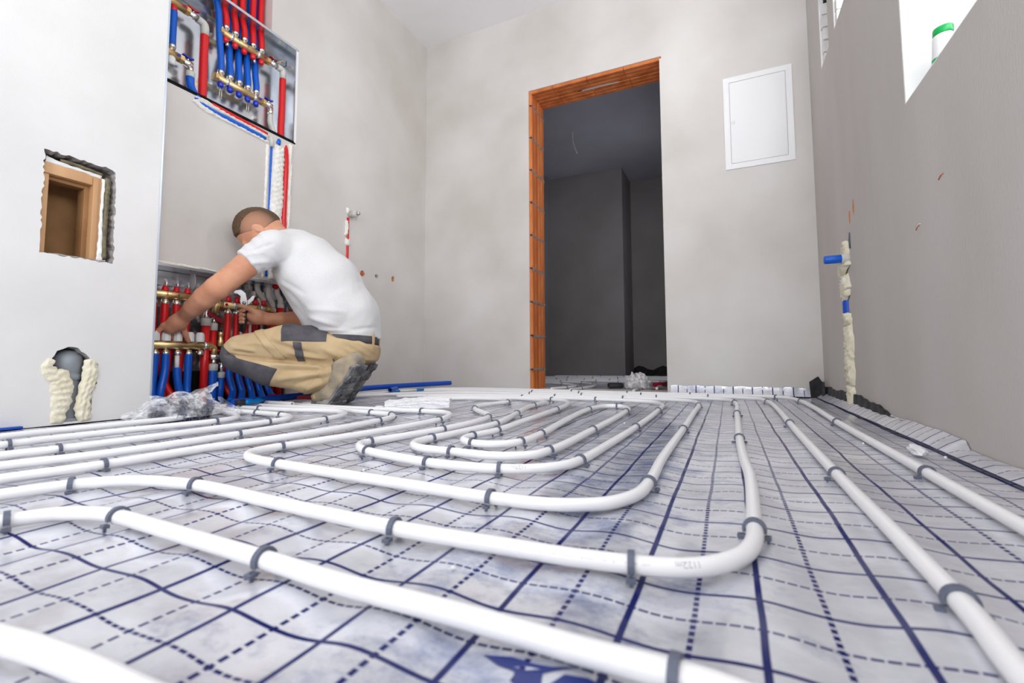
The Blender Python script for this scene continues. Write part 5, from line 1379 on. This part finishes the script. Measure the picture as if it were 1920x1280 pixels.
# drain pipe with foam in the arched hole
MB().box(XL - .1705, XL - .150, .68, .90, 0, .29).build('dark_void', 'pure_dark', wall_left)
dr = empty('drain_pipe', (XL - .05, .790, 0), 'grey plastic drain pipe with socket standing in the arched hole', 'pipe')
m = MB(); px, py = XL - .050, .796
m.tube([(px, py, .002), (px, py, .016), (px, py, .017), (px, py, .148)], [.048, .048, .038, .038], 24); child(m, 'pipe_shaft', 'pvc_grey', dr)
m = MB(); m.lathe([(.036, .140), (.044, .146), (.044, .160), (.040, .166), (.043, .172), (.044, .200), (.040, .222), (.028, .238), (.012, .246), (.0, .248)], (px, py, 0), (0, 0, 1), 24); child(m, 'pipe_socket', 'pvc_grey', dr)
df = empty('drain_foam', (XL, .79, 0), 'cream expanding foam either side of the grey drain pipe', 'foam')
for pts, hw, sd, h in (([(.742, .214), (.730, .190), (.740, .168), (.762, .148), (.769, .115), (.769, .07), (.764, .03), (.761, .003)], [.012, .018, .025, .030, .030, .028, .023, .018], 61, .014),
                       ([(.836, .214), (.842, .19), (.844, .16), (.838, .125), (.831, .09), (.829, .05), (.832, .02), (.834, .003)], [.010, .020, .022, .022, .020, .022, .021, .018], 62, .014)):
    o = foam('foam_bead', pts, hw, lambda u, v, d: (XL - .004 + d, u, v), h, 'foam_cream', None, sd, .20, 15, .0045); o.parent = df; o.matrix_parent_inverse = Matrix.Translation(df.location).inverted()

# ---------------------------------------------------------------- right wall chase
hose('blue_pipe', [(XR + .002, 2.372, .50), (XR + .001, 2.372, .44), (XR + .002, 2.37, .36)], .020, 'tube_blue', 'blue pipe glimpsed in the foamed chase of the right wall', None, .02, 0)
rf = empty('wall_chase_foam', (XR, 2.36, 0), 'cream expanding foam column filling the chase in the right wall', 'foam')
for pts, hw, sd, h in (([(2.325, .700), (2.335, .67), (2.345, .64)], [.018, .042, .055], 71, .020), ([(2.365, .625), (2.37, .59), (2.36, .565)], [.070, .090, .060], 72, .026),
                       ([(2.372, .555), (2.365, .52), (2.362, .485), (2.348, .455)], [.045, .060, .070, .035], 73, .022), ([(2.345, .400), (2.350, .375), (2.348, .345)], [.02, .040, .045], 74, .022),
                       ([(2.352, .345), (2.345, .27), (2.355, .20), (2.345, .14), (2.355, .105)], [.045, .052, .05, .052, .040], 75, .022), ([(2.350, .098), (2.355, .06), (2.345, .02), (2.35, .004)], [.036, .046, .042, .036], 76, .020)):
    o = foam('foam_bead', pts, hw, on_right, h, 'foam_cream', None, sd, .22, 13); o.parent = rf; o.matrix_parent_inverse = Matrix.Translation(rf.location).inverted()
child(MB().cbox(XR - .004, XR + .01, 2.435, 2.442, .38, .50, .002), 'chase_edge', 'plaster_white', rf)
bs = empty('blue_stub', (XR, 2.312, .622), 'blue capped pipe stub sticking out of the right wall', 'pipe stub')
child(MB().lathe([(.0205, -.02), (.0205, .024), (.018, .026)], (XR, 2.312, .622), (-1, 0, 0), 18), 'grey_socket', 'ppr_grey', bs)
child(MB().lathe([(.0168, .02), (.0175, .022), (.0175, .084), (.0150, .087)], (XR, 2.312, .622), (-1, 0, 0), 18), 'blue_cap', 'blue_hose', bs)
child(MB().lathe([(.016, -.01), (.016, .020), (.013, .022)], (XR, 2.345, .530), (-1, -.2, 0), 16), 'white_fitting', 'white_cap', bs)
m = MB().tube([(XR - .001, 2.272, .72), (XR - .004, 2.272, .69), (XR - .003, 2.27, .655)], .003, 6); child(m, 'wire_tie', 'clip_grey', bs)
for y, z in ((2.262, .782), (2.195, .803)):
    m = MB(); m.prism(ring(y, z, .010, .028, 10, .2, int(y * 100)), on_right, -.004, .0009)
    m.build('chipped_spot', 'clay', wall_right)
for y, z, l in ((1.40, .628, .03), (1.56, .548, .028), (1.548, .552, .02)):
    m = MB().tube([(XR - .0004, y, z), (XR - .001, y - l * .5, z + .006), (XR - .0004, y - l, z + .003 + l * .1)], .0014, 5); m.build('scratch', 'clay' if l > .025 else 'plaster_white', wall_right)

# ---------------------------------------------------------------- access panel on the back wall
ap = empty('access_panel', (.20, YB - .004, 1.61), 'white metal access panel with a round latch on the back wall', 'panel')
x0, x1, z0, z1 = .020, .379, 1.333, 1.897; fw = .032
m = MB()
for a, b, c, d in ((x0, x1, z0, z0 + fw), (x0, x1, z1 - fw, z1), (x0, x0 + fw, z0 + fw, z1 - fw), (x1 - fw, x1, z0 + fw, z1 - fw)): m.box(a, b, YB - .007, YB + .0005, c, d)
child(m, 'frame', 'panel_white', ap)
dpr = child(MB().cbox(x0 + fw + .0022, x1 - fw - .0022, YB - .0065, YB - .001, z0 + fw + .0022, z1 - fw - .0022, .001), 'panel_door', 'panel_white', ap)
lt = MB().lathe([(.011, 0), (.011, .0012), (.009, .0016)], (x0 + fw + .016, YB - .0065, 1.615), (0, -1, 0), 20).build('latch', mat('latch_ivory', (.80, .81, .76), .4)); lt.parent = ap; lt.matrix_parent_inverse = Matrix.Translation(ap.location).inverted()

# ---------------------------------------------------------------- things on the window sill
bt = empty('bottle', (.515, 1.49, .9095), 'white plastic bottle with green cap and green label on the window sill', 'bottle')
bt.rotation_euler = (math.radians(9), 0, 0); bt.scale = (.74, .74, .80)
def bch(m, n, mm): o = m.build(n, mm); o.parent = bt; return o
def ovl(prof, sx, sy, n=24):
    m = MB(); vs = []
    for r, h in prof:
        for j in range(n):
            a = 2 * math.pi * j / n; vs.append((r * sx * math.cos(a), r * sy * math.sin(a), h + .006))
    k = len(prof); m.add(vs, [(i * n + j, i * n + (j + 1) % n, (i + 1) * n + (j + 1) % n, (i + 1) * n + j) for i in range(k - 1) for j in range(n)] + [tuple(range(n)), tuple((k - 1) * n + j for j in range(n))], True)
    return m
bch(ovl([(.8, 0), (1, .005), (1, .118), (.96, .128), (.90, .132)], .028, .037), 'bottle_body', 'bottle_white')
bch(ovl([(.93, .132), (.95, .134), (.95, .150), (.90, .154), (.3, .155)], .028, .037), 'cap', 'green_cap')
bch(ovl([(1.006, .012), (1.012, .013), (1.012, .062), (1.006, .063)], .028, .037), 'label_band', 'green_cap')
bch(MB().box(-.0286, -.0280, -.014, .012, .028, .058), 'label_panel', 'bottle_white')
tr = MB(); 
for q in range(3): tr.tube([(.535 + .004 * q, 1.27 + (.060 - .004 * q) * math.cos(a), .971 + (.060 - .004 * q) * math.sin(a)) for a in [2 * math.pi * k / 32 for k in range(33)]], .0032, 8, False)
tag(tr.build('cable_coil', 'cable_brown'), 'coil of thin brown cable standing on the window sill beside the bottle', 'cable')

# ---------------------------------------------------------------- clutter on the floor
def film_blob(name, c, r, seed, label, cat, material='film', amp=.22, n=34):
    vs = []; fs = []
    for i in range(n + 1):
        ph = math.pi * .5 * i / n * 1.02
        for j in range(2 * n):
            th = 2 * math.pi * j / (2 * n)
            d = Vector((math.cos(ph) * math.cos(th), math.cos(ph) * math.sin(th), math.sin(ph)))
            f = 1 + amp * (abs(float(fbm(d.x, d.y, d.z, seed, 3, .9))) * 1.1 - .35) + .05 * float(fbm(d.x, d.y, d.z, seed + 1, 2, 3.1))
            vs.append((c[0] + r[0] * d.x * f, c[1] + r[1] * d.y * f, c[2] + r[2] * d.z * f))
    k = 2 * n
    fs = [(i * k + j, i * k + (j + 1) % k, (i + 1) * k + (j + 1) % k, (i + 1) * k + j) for i in range(n) for j in range(k)]
    o = mesh_obj(name, vs, fs, material, None, False); tag(o, label, cat); return o
bag = film_blob('plastic_bag', (-1.775, 1.02, .012), (.078, .150, .074), 81, 'crumpled clear plastic bag full of grey clips beside the white wall', 'bag')
# folded-over mouth and raised corner of the bag
for pts, w, mm in (([(-1.80, .935, .072), (-1.775, .98, .066), (-1.765, 1.03, .060), (-1.775, 1.08, .074)], .026, 'film_thick'), ([(-1.80, 1.06, .070), (-1.80, 1.09, .092), (-1.805, 1.125, .098), (-1.805, 1.165, .112)], .022, 'film_thick'),
                   ([(-1.72, 1.12, .060), (-1.715, 1.15, .04), (-1.70, 1.185, .020)], .026, 'film')):
    P = spline(pts, .012); vs = []
    for i, p in enumerate(P):
        for q in range(5):
            vs.append((p.x + .006 * math.sin(i * 1.3 + q), p.y + .004 * math.cos(i * 2.1 + q), p.z + (q / 4 - .5) * w + .004 * math.sin(i * .9 + q * 1.7)))
    mesh_obj('bag_fold', vs, [(i * 5 + q, i * 5 + q + 1, i * 5 + 6 + q, i * 5 + 5 + q) for i in range(len(P) - 1) for q in range(4)], mm, bag, False)
rs = random.Random(5); m = MB(); cv = [v.co.copy() for v in CLIP.vertices]; cf = [tuple(p.vertices) for p in CLIP.polygons]
for k in range(170):
    a = rs.uniform(0, 6.283); q = rs.random() ** .5; 
    x = -1.775 + .052 * q * math.cos(a); y = 1.02 + .105 * q * math.sin(a); z = .014 + rs.random() * .046 * (1 - q * q) ** .5
    R = Matrix.Translation((x, y, z)) @ Matrix.Rotation(rs.uniform(0, 6.28), 4, 'Z') @ Matrix.Rotation(rs.uniform(-1.5, 1.5), 4, 'X') @ Matrix.Scale(1.15, 4)
    m.add([R @ v for v in cv], cf)
o = m.build('loose_clips', 'clip_grey'); tag(o, 'heap of loose grey clips inside the clear bag', 'clips', kind='stuff')

o = MB().tube(spline([(-1.80, 2.83, .046), (-1.90, 2.52, .044), (-1.965, 2.2, .042), (-1.95, 1.85, .036), (-1.925, 1.62, .033), (-1.915, 1.42, .031), (-1.90, 1.30, .030)], .02), .0155, 16).build('blue_tube', 'tube_blue')
tag(o, 'long blue tube lying on the floor behind the boots', 'tube')
m = MB(); p0, p1 = Vector((-1.845, 2.235, .030)), Vector((-1.90, 2.36, .030))
m.tube([p0, p1], .0135, 16, False); m.tube([p0, p1], .0105, 16, False)
d = (p1 - p0).normalized(); u = Vector((0, 0, 1)); w_ = d.cross(u)
vs = [p0 + (u * math.cos(a) + w_ * math.sin(a)) * r for r in (.0135, .0105) for a in [2 * math.pi * k / 16 for k in range(16)]]
m.add(vs, [(k, (k + 1) % 16, 16 + (k + 1) % 16, 16 + k) for k in range(16)])
tag(m.build('tube_offcut', 'tube_blue'), 'short dark blue tube offcut with its open end facing the camera', 'tube')
pen = empty('marker_pen', (-1.80, 2.31, .022), 'white and light blue marker pen lying near the blue tube offcut', 'pen')
child(MB().cyl((-1.815, 2.285, .022), (-1.775, 2.40, .022), .0075, n=12), 'pen_body', 'white_cap', pen)
child(MB().cyl((-1.775, 2.40, .022), (-1.758, 2.45, .022), .0082, n=12), 'pen_cap', 'handle_blue', pen)
child(MB().cyl((-1.826, 2.255, .022), (-1.815, 2.285, .022), .006, .0078, n=12), 'pen_end', 'handle_blue', pen)

# polystyrene block
M = Matrix.Translation((-1.165, 1.592, .0135)) @ Matrix.Rotation(math.atan2(.119, .226), 4, 'Z')
vs = []; nx, ny = 26, 9
bm = bmesh.new(); bmesh.ops.create_cube(bm, size=1); bmesh.ops.subdivide_edges(bm, edges=bm.edges[:], cuts=11, use_grid_fill=True)
for v in bm.verts:
    c = Vector((v.co.x * .258, v.co.y * .09, (v.co.z + .5) * .034)); j = .0022
    c += Vector((rs.uniform(-j, j), rs.uniform(-j, j), rs.uniform(-j, j) - (.006 if v.co.x < -.3 and v.co.z > .3 else 0)))
    v.co = M @ c
me = bpy.data.meshes.new('polystyrene_block'); bm.to_mesh(me); bm.free(); me.materials.append(MATS['eps'])
o = link(bpy.data.objects.new('polystyrene_block', me)); tag(o, 'white polystyrene offcut block lying on the pipes right of the boots', 'block')
def crumb(c, r, label, sd, group=None):
    bm = bmesh.new(); bmesh.ops.create_icosphere(bm, subdivisions=2, radius=1); q = random.Random(sd)
    for v in bm.verts: f = 1 + q.uniform(-.22, .22); v.co = Vector((c[0] + v.co.x * r[0] * f, c[1] + v.co.y * r[1] * f, c[2] + v.co.z * r[2] * f))
    me = bpy.data.meshes.new('polystyrene_crumb'); bm.to_mesh(me); bm.free(); me.materials.append(MATS['eps'])
    o = link(bpy.data.objects.new('polystyrene_crumb', me)); tag(o, label, 'crumb', group)
crumb((.362, 1.295, .009), (.014, .045, .010), 'ragged white polystyrene piece on the foil between the last pipe and the right wall', 1)
crumb((-1.345, 1.56, .008), (.024, .014, .008), 'small white chunk lying left of the polystyrene block', 2)
for c, l in (((-.251, .402), 'tiny white bead between the two nearest curved pipes'), ((.287, 1.385), 'tiny white bead beside the pipe nearest the right wall'), ((.399, 1.26), 'tiny white bead beside the ragged polystyrene piece'),
             ((-.93, 1.62), 'tiny white bead right of the polystyrene block'), ((-.31, 1.52), 'tiny white bead between the outer loop pipes'), ((-.62, .68), 'tiny white bead by the outermost loop front run')):
    crumb((c[0], c[1], .003), (.0026, .0026, .0026), l, hash(l) % 99 if False else len(l))

# tools by the manifold
pl_ = empty('red_pliers', (-1.96, 1.64, .024), 'dark red pliers lying on the floor under the bent leg', 'pliers')
R = Matrix.Translation((-1.955, 1.632, .026)) @ Matrix.Rotation(math.atan2(.06, .27), 4, 'Z')
def pch(m, n, mm): o = m.build(n, mm); o.parent = pl_; o.matrix_parent_inverse = Matrix.Translation(pl_.location).inverted(); return o
for s in (-1, 1):
    m = MB(); m.tube([R @ Vector(p) for p in spline([(-.14, .018 * s, .006 * s), (-.08, .016 * s, .005 * s), (-.02, .006 * s, .002 * s), (.03, -.004 * s, 0)], .01)], .0085, 8); pch(m, 'handle', 'plier_red')
m = MB(); m.prism([(-.02, -.016), (.02, -.018), (.06, -.012), (.14, -.004), (.14, .004), (.06, .012), (.02, .018), (-.02, .016)], lambda u, v, d: R @ Vector((u, v, d)), -.008, .010); pch(m, 'jaws', 'plier_red')
m = MB(); m.lathe([(.012, .008), (.012, .016), (.008, .018)], R @ Vector((-.005, 0, 0)), (0, 0, 1), 12); pch(m, 'pivot', 'tool_black')
ct = empty('pipe_cutter', (-1.93, 1.36, .03), 'pipe cutter with bright blue handle and black head by the bag', 'tool')
R2 = Matrix.Translation((-1.865, 1.335, .030)) @ Matrix.Rotation(math.atan2(.10, -.02), 4, 'Z')
def cch(m, n, mm): o = m.build(n, mm); o.parent = ct; o.matrix_parent_inverse = Matrix.Translation(ct.location).inverted(); return o
cch(MB().tube([R2 @ Vector(p) for p in ((-.02, 0, -.002), (0, 0, 0), (.02, 0, .001), (.04, 0, -.001), (.06, 0, .001), (.085, 0, .004))], [.010, .014, .0125, .010, .012, .010], 12), 'handle', 'handle_blue')
cch(MB().cbox(-.055, -.018, -.012, .012, -.008, .014, .004, R2), 'head', 'tool_black')
def offcut(p0, p1, label):
    m = MB(); p0, p1 = Vector(p0), Vector(p1); d = (p1 - p0).normalized(); u = Vector((0, 0, 1)); w_ = d.cross(u)
    m.tube([p0, p1], .009, 14, False); m.tube([p0, p1], .0058, 14, False)
    for e in (p0, p1):
        vs = [e + (u * math.cos(a) + w_ * math.sin(a)) * r for r in (.009, .0058) for a in [2 * math.pi * k / 14 for k in range(14)]]
        m.add(vs, [(k, (k + 1) % 14, 14 + (k + 1) % 14, 14 + k) for k in range(14)])
    tag(m.build('pipe_offcut', 'pipe_white'), label, 'pipe')
offcut((-1.700, 1.425, .022), (-1.93, 1.46, .018), 'white pipe offcut with open end in front of the red pliers')
o = MB().tube(spline([(-1.66, 1.528, .012), (-1.73, 1.522, .012), (-1.77, 1.55, .012), (-1.73, 1.58, .012), (-1.66, 1.59, .012)], .01), .0088, 12).build('heating_pipe', 'pipe_white'); tag(o, 'white pipe hairpin right behind the toe of the boot', 'pipe')
o = MB().cyl((-1.945, 1.306, .0115), (-1.880, 1.308, .0115), .0125, n=14).build('blue_sleeve', 'tube_blue'); tag(o, 'short blue sleeve on the pipe end beside the bag', 'sleeve')
o = MB().box(-1.978, -1.955, .30, .672, .003, .009).build('blue_strip', 'tube_blue'); tag(o, 'thin blue strip on the floor along the white wall', 'strip')

# things in the doorway
film_blob('plastic_bag', (-.60, 3.42, .004), (.085, .075, .105), 91, 'small crumpled clear bag lying in the doorway', 'bag', 'film_thick', .3, 22)
m = MB(); m.cbox(-.055, .055, -.03, .03, 0, .036, .014, Matrix.Translation((-.745, 3.37, .004)) @ Matrix.Rotation(.5, 4, 'Z')); tag(m.build('black_sponge', 'black_rubber'), 'small black rounded block lying in the doorway beside the clear bag', 'block')
o = MB().cyl((-.50, 3.55, .024), (-.42, 3.70, .024), .016, n=16).build('red_tube', 'plier_red'); tag(o, 'short dark red tube lying inside the right side of the doorway', 'tube')
for k, (x, y) in enumerate(((-.47, 3.42), (-.55, 3.62))):
    m = MB(); m.cbox(-.07, .07, -.012, .012, 0, .006, .002, Matrix.Translation((x, y, .006)) @ Matrix.Rotation(.9 + k, 4, 'Z')); tag(m.build('wood_splinter', 'plaster_raw'), ('pale grey splinter in front of the dark red tube', 'pale grey splinter behind the small clear bag')[k], 'splinter')

# ---------------------------------------------------------------- printed emblem on the near foil
def print_shape(poly, nm='printed_emblem'):
    n = len(poly); tri = tessellate_polygon([[Vector((x, y, 0)) for x, y in poly]])
    vs = [(x, y, float(foil_h(np.array(x), np.array(y))) + .0006) for x, y in poly]
    mesh_obj(nm, vs, [tuple(t) for t in tri], 'print_blue', foil, False)
print_shape([(-.165, .305), (-.144, .308), (-.127, .305), (-.114, .307), (-.098, .315), (-.111, .304), (-.117, .298), (-.114, .287), (-.131, .280), (-.135, .293), (-.148, .296)])
print_shape([(-.104, .304), (-.090, .309), (-.076, .308), (-.066, .300), (-.085, .285), (-.112, .285)])
print_shape([(-.090, .3495), (-.067, .3475), (-.068, .3445), (-.091, .3462)]); print_shape([(-.058, .3475), (-.036, .3455), (-.037, .3425), (-.059, .3445)])
print_shape([(-.024, .348), (-.002, .351), (-.010, .340), (-.030, .3425)])
